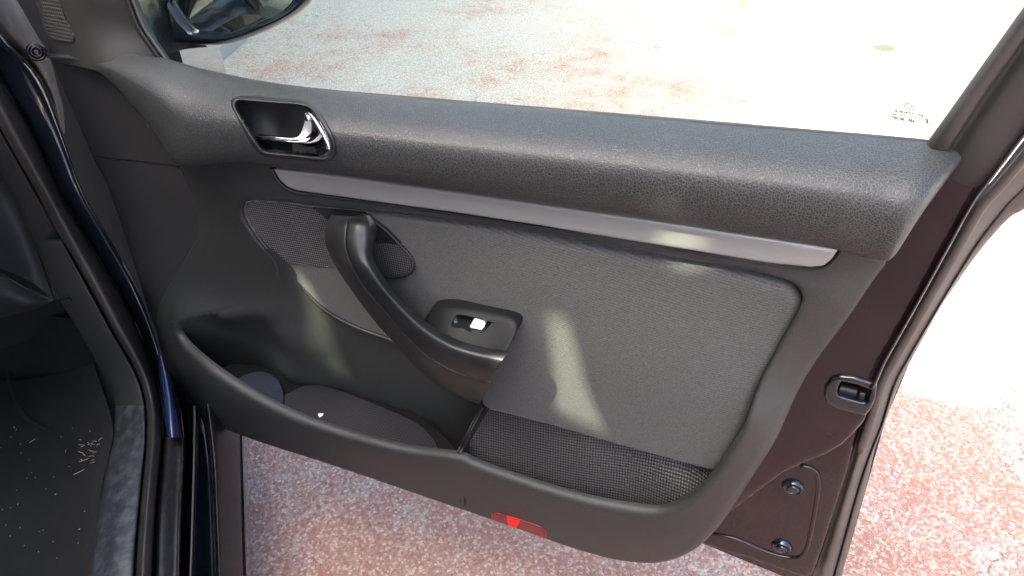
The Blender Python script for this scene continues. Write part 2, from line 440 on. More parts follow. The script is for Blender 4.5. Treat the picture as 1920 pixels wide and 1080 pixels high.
def empty(name, loc, rz=0, **k):
    o = bpy.data.objects.new(name, None); sc.collection.objects.link(o); o.location = loc; o.rotation_euler = (0, 0, rz)
    o.empty_display_size = .1
    for a, b in k.items(): o[a] = b
    return o
def tag(o, label=None, category=None, group=None, kind=None):
    for a, b in (('label', label), ('category', category), ('group', group), ('kind', kind)):
        if b: o[a] = b
    return o
def box(name, lo, hi, m, parent=None, **k):
    x0, y0, z0 = lo; x1, y1, z1 = hi
    v = [(x, y, z) for x in (x0, x1) for y in (y0, y1) for z in (z0, z1)]
    return link(name, v, [(0, 1, 3, 2), (4, 6, 7, 5), (0, 4, 5, 1), (2, 3, 7, 6), (0, 2, 6, 4), (1, 5, 7, 3)], m, parent, smooth=False, **k)

# ------------------------------------------------------------------ setting
g = link('ground', [(-60, -60, 0), (60, -60, 0), (60, 60, 0), (-60, 60, 0)], [(0, 1, 2, 3)], 'ground', smooth=False)
tag(g, kind='structure')

# ================================================================== THE OPEN DOOR
car = empty('parked_car', (0, 0, 0), label='dark blue car with its front door wide open and black grained trim', category='car')
door = empty('front_door', tuple(P0), ROTZ, label='open front door seen from its trimmed inner side'); door.parent = car

BV = {}
# ---- upper trim (soft grained roll below the window)
prof = [(.0, -.030), (.24, .024), (.44, .049), (.60, .057), (.80, .057), (.94, .052), (1.0, .043)]
st = [((88, 102), (92, 110), .05, -.045), ((120, 101), (128, 113), .12, -.040), ((150, 103), (158, 121), .22, -.035), ((200, 103), (208, 153), .42, -.025),
      ((235, 98), (256, 205), .6, -.015), ((300, 108), (300, 263), .78, -.005), ((378, 130), (338, 309), .9, 0), ((470, 149), (445, 304), 1, 0),
      ((580, 166), (562, 318), 1, 0), ((700, 178), (680, 334), 1, 0), ((820, 189), (798, 351), 1, 0), ((960, 200), (934, 370), 1, 0), ((1100, 212), (1068, 389), 1, 0),
      ((1250, 225), (1208, 409), 1, 0), ((1400, 238), (1345, 430), 1, 0), ((1520, 248), (1452, 446), 1, 0), ((1620, 256), (1548, 463), 1, 0), ((1690, 263), (1614, 480), .98, 0),
      ((1742, 268), (1658, 489), 1, 0), ((1776, 275), (1672, 484), .94, -.001), ((1796, 286), (1686, 468), .78, -.004), ((1803, 296), (1696, 446), .5, -.012), ((1802, 303), (1698, 440), .1, -.030)]
rows = []
for (tx, ty), (bx, by), k, b0 in st:
    r = [P(tx, ty + 7, -.055 + b0)]
    for t, wv in prof:
        tt = t; r.append(P(tx + (bx - tx) * tt, ty + (by - ty) * tt, b0 + wv * k if t > 0 else b0 - .03 * k))
    r.append(P(bx, by - 3, b0 + .02 * k)); r.append(P(bx, by - 6, b0 - .02 * k))
    rows.append(r)
bez_in = [(445, 191), (560, 198), (586, 207), (603, 229), (620, 268), (620, 282), (606, 294), (500, 286), (482, 275), (447, 206)]
def px_of(q):                               # door-local point back to photograph pixels
    p = loc2world(q) - CAM; xx = p[0]; f = p[1] * c_ - p[2] * s_; up = p[1] * s_ + p[2] * c_
    return 960 + FPX * xx / f, 540 - FPX * up / f
bezp = np.array([(440, 189), (447, 186), (470, 186), (512, 189), (560, 193), (584, 201), (600, 223), (615, 250), (622, 270), (622, 286), (614, 296), (600, 298), (550, 293), (501, 288), (486, 279), (469, 255), (449, 220), (439, 202)])
_t = loft('tmp', rows, None, None, nu=10, nv=7)
BV['full'] = BVHTree.FromPolygons([v.co for v in _t.data.vertices], [tuple(p.vertices) for p in _t.data.polygons]); bpy.data.objects.remove(_t)
class _Full: name = 'full'
upper = loft('upper_trim', rows, 'leather', door, nu=10, nv=7, cut=lambda q: q[1] < .02 and inside(np.array([px_of(q)]), bezp)[0])

# ---- front cap: smooth dark side panels near the hinge
capf = TPS([(95, 108, -.06), (336, 314, -.004), (258, 208, -.022), (375, 400, -.004), (300, 565, -.012), (347, 490, -.008), (170, 285, -.062), (230, 430, -.055),
            (275, 580, -.035), (120, 180, -.066), (250, 350, -.030), (300, 450, -.018), (205, 153, -.035), (300, 640, -.015), (310, 680, -.01)])
fill('front_cap', [(96, 110), (128, 114), (158, 122), (208, 154), (256, 207), (300, 264), (338, 312), (322, 309), (250, 300), (172, 292), (145, 228), (118, 168)], capf, 'cap_black', door, spline=0, sp=.005, skirt=.03)
fill('front_cap', [(172, 293), (250, 301), (318, 308), (345, 318), (374, 362), (384, 402), (372, 445), (350, 490), (326, 530), (306, 565), (305, 600), (330, 690), (300, 640), (276, 580), (262, 530), (230, 432), (196, 335)], capf, 'cap_black', door, spline=0, sp=.005, skirt=.03, off=-.0025)

# ---- lower panel: one moulding round the pocket and the insert
LIP = [(415, 582, .003), (375, 590, .006), (348, 603, .010), (341, 620, .010), (352, 640, .010), (382, 668, .010), (430, 704, .010), (490, 741, .010), (565, 778, .010), (660, 811, .010), (760, 836, .010), (862, 850, .010),
       (900, 866, .010), (1000, 901, .010), (1100, 930, .010), (1200, 948, .010), (1245, 949, .010), (1290, 930, .010), (1322, 902, .010), (1350, 868, .010)]
HOLE = LIP + [(1374, 832, .008), (1397, 796, .006), (1425, 718, .005), (1465, 641, .004), (1501, 574, .003), (1503, 549, .003), (1480, 526, .003), (1400, 505, .003), (1200, 470, .003), (1000, 433, .003),
       (820, 409, .003), (690, 395, .003), (590, 385, .003), (530, 378, .003), (480, 375, .003), (459, 381, .003), (456, 400, .004), (467, 424, .004), (492, 458, .004), (520, 490, .003), (522, 535, .0), (505, 568, .0), (460, 572, .0)]
OUT = [(345, 298, 0), (440, 292, 0), (600, 310, 0), (820, 340, 0), (1100, 380, 0), (1400, 425, 0), (1570, 455, 0), (1640, 478, .002), (1662, 489, .005), (1640, 520, .008), (1587, 598, .01), (1529, 676, .012), (1493, 738, .016),
       (1458, 815, .02), (1413, 886, .022), (1356, 972, .022), (1307, 1019, .022), (1245, 1042, .02), (1170, 1041, .016), (1100, 1027, .012), (1032, 1006, .010), (900, 960, .010), (760, 912, .010), (600, 858, .010), (455, 811, .010), (400, 782, .012), (355, 742, .014),
       (328, 702, .014), (304, 645, .012), (296, 600, .008), (302, 565, .005), (322, 528, .004), (346, 489, .004), (368, 443, .004), (372, 400, .004), (361, 355, .004), (338, 314, .003)]
F = TPS([(340, 300, .012), (440, 295, .016), (600, 315, .018), (800, 345, .018), (1100, 385, .018), (1400, 430, .018), (1560, 460, .018), (1650, 485, .012),
         (350, 335, .008), (460, 345, .018), (700, 385, .020), (1000, 425, .020), (1300, 475, .022), (1500, 505, .022), (1600, 510, .018),
         (1560, 560, .024), (1500, 650, .026), (1600, 590, .016), (1645, 520, .010), (1530, 690, .018), (1465, 705, .034), (1440, 740, .044), (1485, 745, .030),
         (1415, 790, .060), (1455, 800, .044), (1390, 850, .066), (1415, 880, .056), (1330, 940, .074), (1350, 965, .066), (1250, 1000, .080), (1300, 1012, .070), (1180, 1030, .072),
         (1200, 960, .082), (1000, 915, .080), (860, 868, .078), (700, 825, .078), (550, 780, .077), (450, 725, .072), (390, 685, .058), (350, 640, .035),
         (1100, 1000, .076), (1000, 970, .074), (800, 900, .072), (600, 835, .070), (450, 780, .062), (1100, 1025, .068), (900, 958, .064), (700, 892, .062), (500, 825, .058), (400, 760, .044), (335, 700, .020), (305, 640, .002),
         (300, 590, -.004), (322, 600, .014), (355, 500, -.001), (380, 400, -.001), (348, 520, .001), (370, 560, .008), (345, 585, .016), (430, 540, .003), (440, 460, .004), (440, 390, .010), (520, 530, .004), (500, 500, .004), (400, 480, .001), (460, 570, .006), (415, 578, .010)])
SEAM = [solve_uv(x, y, F) for x, y in catmull([(515, 495), (522, 535), (505, 568), (460, 572), (425, 580)], 12)]
panel = fill('lower_panel', OUT, F, 'leather_fine', door, holes=[HOLE], sp=.0045, skirt=.02, hskirt=.004, free=SEAM, spline=4)

# ---- pocket: back wall, cup side, floor mats, divider
Bk = TPS([(430, 540, .0025), (440, 460, .0035), (500, 500, .0035), (460, 570, .0055), (415, 578, .0095), (520, 530, .0035), (380, 560, .008), (560, 555, .004), (600, 590, .003), (700, 640, -.002), (800, 680, -.006), (900, 740, -.008),
          (600, 680, .000), (700, 730, -.006), (800, 790, -.010), (600, 730, -.012), (760, 810, -.014), (850, 850, -.012), (535, 640, .016), (548, 665, .012), (545, 710, .006), (520, 650, -.006), (500, 620, -.004), (505, 700, -.020),
          (440, 610, -.012), (400, 610, -.010), (360, 610, .008), (420, 660, -.026), (470, 700, -.032), (380, 650, -.012), (560, 600, .008), (640, 620, .001)])
seam = np.array([solve_uv(x, y, F) for x, y in catmull([(522, 490), (522, 535), (505, 568), (460, 572), (415, 582)], 12)])
def BkF(q):
    q = np.atleast_2d(q); d = np.linalg.norm(q[:, None] - seam[None], axis=2).min(1)
    k = np.clip(1 - d / .035, 0, 1); k = k * k * (3 - 2 * k)
    px_ = np.array([px_of((a, -.005, b)) for a, b in q]) if len(q) < 60000 else None
    left = inside(px_, [(300, 400), (522, 400), (522, 535), (505, 568), (460, 572), (415, 582), (300, 600)])
    k = np.where(left, 1, k)
    return F(q) * k + Bk(q) * (1 - k)
back = fill('pocket_back_wall', [(330, 590), (415, 560), (450, 545), (490, 470), (530, 485), (600, 560), (680, 605), (760, 640), (860, 690), (935, 730), (915, 770), (880, 865), (780, 860), (660, 850), (560, 820), (470, 770), (400, 715), (328, 645)], BkF, 'leather_fine', door, sp=.0045, skirt=0, off=-.0006)
zf = P(600, 722, -.008)[2]
def PV(px, py, v):                          # on a horizontal plane in the door
    r = ray(px, py); t = (v + P0[2] - CAMH) / r[2]; return world2loc(CAM + r * t)
def floor_mat(name, pxs, v, m, depth=.004, label=None):
    top = catmull(pxs, 5, True); vt = [PV(x, y, v) for x, y in top]; vt = [(a, max(b, -.060), c) for a, b, c in vt]; n = len(vt)
    lo = [(a, b, c - depth) for a, b, c in vt]
    return link(name, vt + lo, [tuple(range(n))[::-1]] + [(i, (i + 1) % n, n + (i + 1) % n, n + i) for i in range(n)], m, door, smooth=False, label=label)
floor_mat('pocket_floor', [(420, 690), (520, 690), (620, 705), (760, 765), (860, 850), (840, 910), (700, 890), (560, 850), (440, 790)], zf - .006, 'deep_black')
floor_mat('pocket_mat', [(528, 745), (560, 728), (578, 722), (612, 724), (700, 757), (775, 790), (805, 815), (822, 845), (830, 900), (700, 890), (600, 850), (510, 800), (516, 765)], zf, 'mat_rubber', label='black dotted rubber liner in the pocket')
floor_mat('cup_mat', [(445, 712), (462, 702), (486, 697), (508, 702), (524, 718), (531, 742), (526, 770), (500, 790), (440, 760), (430, 730)], zf + .005, 'mat_blue', label='rounded blue grey dotted liner')
dv = []
for (x, y), wb in (((905, 765), .005), ((892, 790), .02), ((878, 818), .04), ((866, 842), .062), ((860, 852), .07)):
    p = P(x, y, wb); dv.append([(p[0] - .004, p[1] + .002, p[2] - .12), (p[0] - .0025, p[1], p[2] - .002), (p[0], p[1], p[2]), (p[0] + .003, p[1], p[2] - .003), (p[0] + .004, p[1], p[2] - .12)])
loft('pocket_divider', dv, 'smooth_black', door, nu=6, nv=3)
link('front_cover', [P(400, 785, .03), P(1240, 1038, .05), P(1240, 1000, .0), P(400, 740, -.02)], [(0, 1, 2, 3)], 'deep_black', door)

# ---- upholstered insert
G = TPS([(470, 385, .006), (600, 392, .010), (700, 400, .014), (820, 412, .016), (1000, 438, .018), (1200, 476, .020), (1400, 511, .022), (1495, 540, .022), (1500, 575, .022), (1460, 645, .026), (1425, 722, .036), (1395, 798, .046), (1350, 865, .052),
         (1000, 520, .030), (1200, 580, .034), (1350, 620, .034), (1300, 720, .048), (1150, 700, .047), (1000, 640, .034), (1250, 820, .050), (1100, 780, .044), (960, 760, .040), (850, 520, .018), (780, 480, .012), (760, 560, .010),
         (640, 560, .004), (560, 500, .003), (600, 430, .006), (500, 430, .004), (700, 470, .008), (700, 600, .004), (745, 640, .004), (820, 600, .018), (900, 560, .026), (900, 700, .030), (860, 680, .02), (534, 498, .003), (600, 574, .003), (660, 609, .003)])
insert = fill('fabric_insert', [(463, 380, .001), (530, 380, .001), (590, 387, .001), (690, 397, .002), (820, 411, .006), (1000, 435, .009), (1200, 473, .010), (1400, 508, .011), (1476, 526, .013), (1500, 545, .014), (1500, 573, .014), (1464, 642, .014), (1424, 719, .013), (1396, 797, .013), (1372, 850, .014), (1352, 872, .014), (1325, 872, .012),
    (1250, 853, .009), (1150, 826, .008), (1050, 797, .007), (960, 774, .006), (915, 762, .004), (890, 730, .002), (840, 690, .001), (780, 655, .001), (742, 640, .001), (660, 610, .001), (600, 574, .001), (560, 530, .001), (528, 494, .001), (494, 457, .001), (468, 422, .001), (458, 398, .001)],
    G, 'fabric', door, sp=.004, skirt=.012, spline=4)
# piping-like rim of the panel beside the lower-left edge of the insert
tube('insert_edge', [drape(x, y, [insert], -.0015) for x, y in ((470, 425), (495, 459), (529, 495), (561, 531), (601, 575), (661, 611), (742, 641), (760, 655))], .0032, 'smooth_black', door)
H = TPS([(930, 740, .018), (1100, 790, .022), (1300, 850, .028), (870, 848, .052), (1000, 900, .060), (1100, 929, .062), (1200, 946, .062), (1290, 925, .060), (1338, 870, .046), (900, 800, .034), (1100, 860, .044), (1250, 900, .050)])
fill('speaker_grille', [(868, 846), (880, 858), (900, 868), (1000, 903), (1100, 932), (1200, 950), (1245, 951), (1295, 930), (1345, 872), (1335, 845), (1200, 815), (1050, 770), (935, 735), (915, 760), (890, 800)], H, 'grille', door, sp=.006, skirt=0, off=-.003)
tube('grille_frame', [P(915, 762, .03), P(895, 795, .04), P(873, 835, .058), P(868, 848, .062), P(882, 861, .066)], .003, 'deep_black', door)
# mesh patches and the mounting web of the pull handle
fill('mesh_patch', [(464, 383), (480, 379), (530, 381), (582, 387), (612, 410), (640, 430), (655, 504), (600, 500), (540, 494), (528, 488), (498, 456), (472, 422), (461, 400)], G, 'mesh_cloth', door, sp=.005, skirt=.004, off=.0015, spline=0, label='left mesh patch with pale blotches')
fill('mesh_patch', [(668, 450), (700, 454), (752, 458), (766, 472), (777, 490), (774, 505), (760, 514), (735, 517), (706, 512), (680, 505)], G, 'mesh_cloth', door, sp=.005, skirt=.004, off=.0015, spline=3)
fill('handle_bracket', [(584, 388), (640, 392), (684, 396), (700, 410), (728, 432), (753, 458), (700, 455), (660, 470), (640, 432), (612, 410)], G, 'smooth_black', door, sp=.005, skirt=.004, off=.003, spline=0)
tube('bracket_edge', [drape(x, y, [insert], .004) for x, y in ((682, 396), (700, 409), (728, 431), (753, 457), (770, 475), (779, 493), (775, 507), (760, 516), (735, 519), (706, 514))], .0016, 'smooth_black', door)

# ---- silver strip
SF = TPS([(515, 315, .026), (570, 355, .026), (800, 352, .030), (800, 388, .031), (1100, 393, .033), (1100, 436, .035), (1350, 430, .033), (1350, 476, .036), (1570, 463, .030), (1530, 498, .034)])
fill('trim_strip', [(514, 316, .003), (600, 324, .003), (720, 340, .003), (860, 359, .003), (1000, 379, .003), (1140, 399, .003), (1280, 419, .003), (1420, 441, .003), (1520, 456, .003), (1572, 464, .003), (1572, 466, .003), (1560, 484, .004), (1545, 496, .005), (1520, 499, .005), (1440, 491, .005), (1300, 468, .005),
    (1150, 444, .005), (1000, 419, .005), (850, 396, .005), (700, 376, .005), (600, 362, .005), (560, 356, .005), (540, 349, .004), (525, 335, .003)], SF, 'satin', door, sp=.0035, skirt=.012, spline=0, label='satin silver strip under the soft upper roll')
tube('strip_gap', [P(x, y, .021) for x, y in ((509, 316), (518, 334), (533, 351), (558, 361), (600, 366), (700, 380), (850, 401), (1000, 424), (1150, 449), (1300, 473), (1440, 496), (1522, 504), (1550, 499), (1566, 485), (1578, 466))], .0020, 'smooth_black', door, n=6)

# ---- door release: bezel, recess, chrome lever
bo = [(433, 188), (442, 181), (465, 179), (510, 182), (562, 187), (588, 196), (606, 218), (622, 247), (629, 272), (629, 290), (620, 301), (602, 303), (550, 298), (498, 293), (480, 283), (462, 256), (444, 220), (434, 200)]
bi = [(443, 192), (450, 188), (470, 190), (512, 193), (560, 197), (582, 205), (597, 224), (611, 250), (618, 270), (618, 284), (611, 293), (598, 295), (550, 290), (502, 285), (489, 277), (473, 254), (452, 220), (443, 202)]
rows = []; rel = door
for (a, b), (c, d) in zip(bo, bi):
    w0 = -drape(a, b, [_Full])[1]; w1 = -drape(c, d, [_Full])[1]
    rows.append([P(a, b, w0 - .003), P(a * .9 + c * .1, b * .9 + d * .1, w0 + .003), P(.55 * a + .45 * c, .55 * b + .45 * d, .5 * w0 + .5 * w1 + .0045), P(.12 * a + .88 * c, .12 * b + .88 * d, w1 + .003), P(c, d, w1 - .003), P(.97 * c + .03 * 530, .97 * d + .03 * 242, w1 - .012)])
loft('release_bezel', rows, 'smooth_black', rel, nu=6, nv=4, close_u=True)
RC = TPS([(440, 188, -.004), (530, 190, -.004), (600, 215, .004), (622, 285, .026), (500, 288, .026), (465, 250, .014), (450, 215, .002), (530, 235, -.014)], lam=1e-3)
fill('release_recess', [(436, 183), (560, 191), (592, 202), (612, 238), (624, 270), (622, 294), (602, 299), (500, 290), (480, 278), (440, 208)], RC, 'cap_black', rel, sp=.004, skirt=0, spline=0)
LV = TPS([(474, 254, .040), (520, 258, .034), (560, 258, .034), (574, 215, .022), (590, 230, .030), (608, 258, .044), (616, 280, .052), (600, 291, .050), (550, 286, .044), (500, 283, .040), (570, 250, .030), (590, 262, .038)])
fill('lever_dark_reflection', [(478, 258), (520, 264), (560, 268), (590, 268), (606, 262), (612, 276), (610, 288), (598, 290), (550, 286), (500, 281), (489, 275)], LV, 'gloss_black', rel, sp=.003, skirt=.01, spline=0, off=-.002)  # dark reflection in the chrome lever, put in as gloss black colour
# chrome blade and wing
cr = [((475, 254), (476, 259), .044, .046), ((490, 255), (492, 261), .046, .047), ((512, 256), (514, 263), .046, .048), ((535, 258), (540, 266), .044, .049), ((553, 257), (562, 268), .040, .050), ((562, 249), (584, 269), .034, .050),
      ((567, 237), (600, 262), .028, .046), ((569, 224), (604, 248), .024, .042), ((570, 213), (590, 226), .022, .032), ((571, 208), (574, 210), .020, .022)]
rows = []
for (a, b), (c, d), w1, w2 in cr:
    rows.append([P(a, b, w1 - .010), P(a, b, w1 - .002), P(a * .8 + c * .2, b * .8 + d * .2, w1 + .001), P(.5 * a + .5 * c, .5 * b + .5 * d, .5 * (w1 + w2) - .005), P(.2 * a + .8 * c, .2 * b + .8 * d, w2 - .002), P(c, d, w2), P(c, d, w2 - .008)])
loft('release_lever', rows, 'chrome', rel, nu=6, nv=4, label='chrome pull lever')
tube('release_lever_edge', [P(x, y, w_) for x, y, w_ in ((571, 209, .022), (580, 213, .028), (590, 224, .034), (601, 241, .041), (611, 260, .048), (617, 275, .053), (616, 284, .054), (608, 291, .052), (598, 292, .050))], (.0012, .0022, .0028, .0028, .0025, .0022, .0018, .001), 'chrome', rel, n=5)

# ---- pull handle
hs = [  # left silhouette, seam, crest, right silhouette : pixel and height
    ((622, 403, .020), (658, 405, .030), (672, 407, .032), (688, 408, .018)),
    ((613, 420, .036), (655, 416, .052), (676, 421, .054), (700, 426, .030)),
    ((610, 442, .044), (651, 440, .066), (674, 450, .068), (698, 452, .046)),
    ((614, 466, .048), (652, 470, .076), (675, 482, .080), (693, 482, .060)),
    ((632, 503, .050), (666, 506, .082), (688, 508, .088), (706, 512, .068)),
    ((660, 545, .052), (690, 543, .084), (710, 540, .092), (736, 556, .072)),
    ((703, 602, .054), (725, 585, .086), (744, 582, .094), (770, 588, .074)),
    ((748, 651, .056), (764, 629, .088), (784, 622, .096), (803, 614, .074)),
    ((790, 697, .058), (804, 667, .090), (828, 655, .098), (850, 640, .076)),
    ((830, 728, .060), (850, 693, .092), (872, 674, .099), (900, 655, .078)),
    ((866, 744, .062), (888, 707, .094), (900, 684, .100), (932, 660, .080)),
    ((896, 756, .064), (919, 714, .095), (929, 689, .100), (948, 664, .082))]
handle = door
ra, rb = [], []
for L_, S_, C_, R_ in hs:
    R_ = (R_[0] + 6, R_[1] - 4, R_[2]); C_ = (C_[0] + 3, C_[1] - 2, C_[2])
    ra.append([P(L_[0] + 12, L_[1] - 8, max(L_[2] - .05, 0)), P(L_[0] + 1, L_[1] - 1, L_[2] - .012), P(*L_), P(L_[0] * .65 + S_[0] * .35, L_[1] * .65 + S_[1] * .35, L_[2] * .5 + S_[2] * .5 + .002), P(L_[0] * .15 + S_[0] * .85, L_[1] * .15 + S_[1] * .85, S_[2] * .9 + L_[2] * .1), P(S_[0] - 1, S_[1] + 1, S_[2] - .0035)])
    rb.append([P(S_[0] - 1, S_[1], S_[2] - .004), P(S_[0] + .6, S_[1], S_[2]), P(.5 * S_[0] + .5 * C_[0], .5 * S_[1] + .5 * C_[1], .5 * (S_[2] + C_[2]) + .002), P(*C_), P(.5 * R_[0] + .5 * C_[0], .5 * R_[1] + .5 * C_[1], .22 * R_[2] + .78 * C_[2]), P(*R_), P(R_[0] - 4, R_[1] + 3, R_[2] - .02)])
# end cap of the lower cover
ra.append([P(900, 752, .03)] + [P(x, y, w_) for x, y, w_ in ((897, 756, .052), (897, 757, .060), (903, 744, .070), (914, 722, .086), (917, 716, .088))])
loft('handle_cover', ra, 'smooth_black', handle, nu=7, nv=4)
loft('handle_grip', rb, 'handle_black', handle, nu=7, nv=5, label='worn glossy grip with scuffs')
# top face of the arm rest with the switch hole
AT = TPS([(795, 606, .042), (811, 580, .036), (860, 577, .036), (905, 583, .038), (953, 593, .044), (970, 604, .050), (966, 625, .060), (950, 664, .084), (925, 705, .094), (918, 700, .096), (870, 662, .090), (835, 640, .084), (808, 622, .070), (880, 620, .058), (920, 640, .070)], lam=3e-3)
sw = [(855, 592), (868, 590), (890, 594), (915, 601), (922, 604), (916, 614), (907, 623), (890, 620), (872, 616), (846, 612)]
plate = fill('armrest_top', [(795, 603, .002), (803, 588, .003), (812, 580, .003), (835, 576, .004), (862, 576, .004), (906, 582, .004), (948, 591, .004), (965, 598, .005), (971, 610, .005), (966, 628, .004), (954, 652, .003), (942, 675, .003), (930, 692, .002), (910, 690, .001), (870, 668, .001), (830, 640, .001), (806, 618, .001)], AT, 'switch_plate', handle, holes=[sw], sp=.003, skirt=.035, spline=4)
SWF = TPS([(855, 590, .030), (890, 592, .030), (922, 604, .048), (907, 623, .052), (872, 617, .048), (846, 612, .044), (880, 604, .022), (865, 602, .024), (900, 610, .034)])
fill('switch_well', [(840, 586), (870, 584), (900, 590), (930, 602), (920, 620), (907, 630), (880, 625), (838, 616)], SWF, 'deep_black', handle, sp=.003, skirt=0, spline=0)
fill('window_switch', [(890, 596, .001), (897, 597, .001), (903, 599, .001), (910, 602, .001), (909, 611, .001), (904, 617, .001), (900, 623, .001), (895, 619, .001), (886, 619, .001), (878, 618, .001), (884, 607, .001)], lambda q: AT(q) - .004, 'white', handle, sp=.002, skirt=.008, spline=0, label='broken window switch showing white plastic')
rows = [[P(x, y, -.0 + w_) for x, y, w_ in r] for r in (
    ((848, 612, .056), (852, 599, .050), (856, 592, .046), (862, 592, .042)), ((860, 616, .060), (864, 606, .050), (868, 599, .040), (872, 596, .034)),
    ((872, 618, .063), (874, 611, .052), (877, 605, .040), (880, 603, .034)), ((882, 620, .065), (884, 614, .055), (886, 610, .045), (888, 608, .040)))]
loft('switch_lip', rows, 'handle_black', handle, nu=4, nv=4)
tube('switch_rim', [P(x, y, w_) for x, y, w_ in ((857, 592, .044), (868, 590, .043), (890, 594, .046), (915, 601, .050), (926, 604, .053))], (.0005, .0015, .0015, .0012, .0004), 'smooth_black', handle)

# ---- red reflector on the lower edge
fill('door_reflector', [(919, 966, .010), (922, 961, .002), (928, 960, .002), (953, 967, .002), (1000, 981, .002), (1015, 987, .002), (1026, 996, .003), (1033, 1006, .010), (1000, 994.5, .010), (960, 981, .010), (938, 973.5, .010)], F, 'lens', door, sp=.002, skirt=.008, spline=0, off=.0016, label='small red reflector on the lower door edge')
fill('reflector_core', [(950, 968, .001), (975, 975, .001), (977, 986.5, .010), (951, 978, .010)], F, 'lens_bright', door, sp=.002, skirt=.004, spline=0, off=.0024)

# ---- painted shell, latch, plugs, seals
fill('shell_upper', [(1500, 400, 0), (1690, 320, 0), (1745, 290, 0), (1775, 270, .0), (1860, 180, .0), (1936, 222, .0), (1853, 334, .002), (1822, 375, .004), (1770, 470, .004), (1706, 585, .004), (1652, 672, .004), (1632, 716, .004), (1600, 712, 0), (1572, 712, 0), (1556, 730, 0), (1556, 752, 0), (1580, 765, 0), (1625, 776, .003), (1620, 788, .006), (1604, 806, .008), (1580, 830, .008), (1547, 849, .008), (1500, 868, .008), (1471, 882, .008), (1420, 920, .008), (1340, 980, .008), (1250, 990, 0), (1300, 700, 0)], -.030, 'paint_inner', door, sp=.006, skirt=.03, spline=0)
fill('shell_lower', [(1290, 960, 0), (1400, 900, 0), (1500, 840, 0), (1600, 760, 0), (1650, 740, 0), (1612, 790, .004), (1588, 884, .004), (1544, 1020, .004), (1527, 1068, .006), (1515, 1078, .008), (1502, 1075, .008), (1444, 1056, .006), (1369, 1032, .006), (1300, 1012, .003)], -.058, 'paint_inner', door, sp=.006, skirt=.02, spline=0)
for (x, y) in ((1487, 914), (1466, 1026)):
    cpt = P(x, y, -.056); rr = []
    for k in range(16):
        a = 2 * math.pi * k / 16; ca, sa = math.cos(a), math.sin(a)
        rr.append([(cpt[0] + ca * r_, cpt[1] - h_, cpt[2] + sa * r_ * .85) for r_, h_ in ((.017, -.003), (.015, .001), (.0125, .004), (.0105, .002), (.009, .0015), (.0085, .004), (.0065, .006), (.0001, .006))])
    loft('body_plug', rr, 'paint', door, nu=1, nv=3, close_u=True, label='round drain plug in the door shell')
# raised pressing line beside plugs
tube('pressing_rib', [P(x, y, -.058) for x, y in ((1500, 872), (1525, 880), (1535, 905), (1528, 960), (1512, 1030), (1490, 1046), (1440, 1035), (1380, 1010), (1330, 1000))], .0035, 'paint_inner', door)
cols = [ # rows top -> bottom : glass run, dark line, shell, ridge left, ridge top, valley, seal, outer edge
    [(2010, -115), (2030, -100), (2050, -60), (2090, 0), (2096, 5), (2106, 12), (2140, 60), (2190, 120)],
    [(1915, 20), (1938, 45), (1960, 65), (2020, 105), (2028, 110), (2036, 118), (2070, 165), (2115, 230)],
    [(1826, 145), (1852, 165), (1874, 185), (1930, 225), (1937, 230), (1946, 238), (1972, 290), (1998, 330)],
    [(1742, 262), (1776, 280), (1800, 300), (1845, 335), (1853, 340), (1862, 346), (1888, 375), (1924, 388)]]
WW = (-.025, -.012, -.022, -.030, -.022, -.040, -.060, -.085)
fr = [[P(x, y + (8 if i == 0 else 0), WW[i] - (.03 if i == 0 else 0)) for i, (x, y) in enumerate(r)] for r in cols]
loft('window_frame', [[P(x - 4, y + 3, -.045), P(x, y, -.030), P(x + 5, y + 5, -.020), P(.5 * x + .5 * x2, .5 * y + .5 * y2, -.014), P(x2, y2, -.018), P(x2 + 5, y2 + 4, -.030), P(x3, y3, -.026), P(x3 + 25, y3 + 22, -.026), P(x4 + 4, y4 + 4, -.028)] for (x, y), (x2, y2), (x3, y3), (x4, y4) in [r[:4] for r in cols]] + [[P(x, y, -.045) for x, y in ((1660, 360), (1664, 362), (1670, 366), (1690, 378), (1706, 388), (1712, 392), (1730, 398), (1770, 404), (1800, 410))]], 'rubber', door, nu=6, nv=4)
ridge = [(2094, 2), (2028, 108), (1937, 228), (1853, 338), (1820, 384), (1775, 465), (1713, 578), (1659, 674), (1642, 712), (1634, 728)]
rows = []
for i, (x, y) in enumerate(ridge):
    ww = -.030
    rows.append([P(x - 16, y - 6, ww - .002), P(x - 7, y - 2, ww + .001), P(x - 3, y, ww + .006), P(x + 1, y, ww + .008), P(x + 4, y + 2, ww + .004), P(x + 5, y + 2, ww - .02)])
loft('shell_ridge', rows, 'paint_inner', door, nu=6, nv=4)
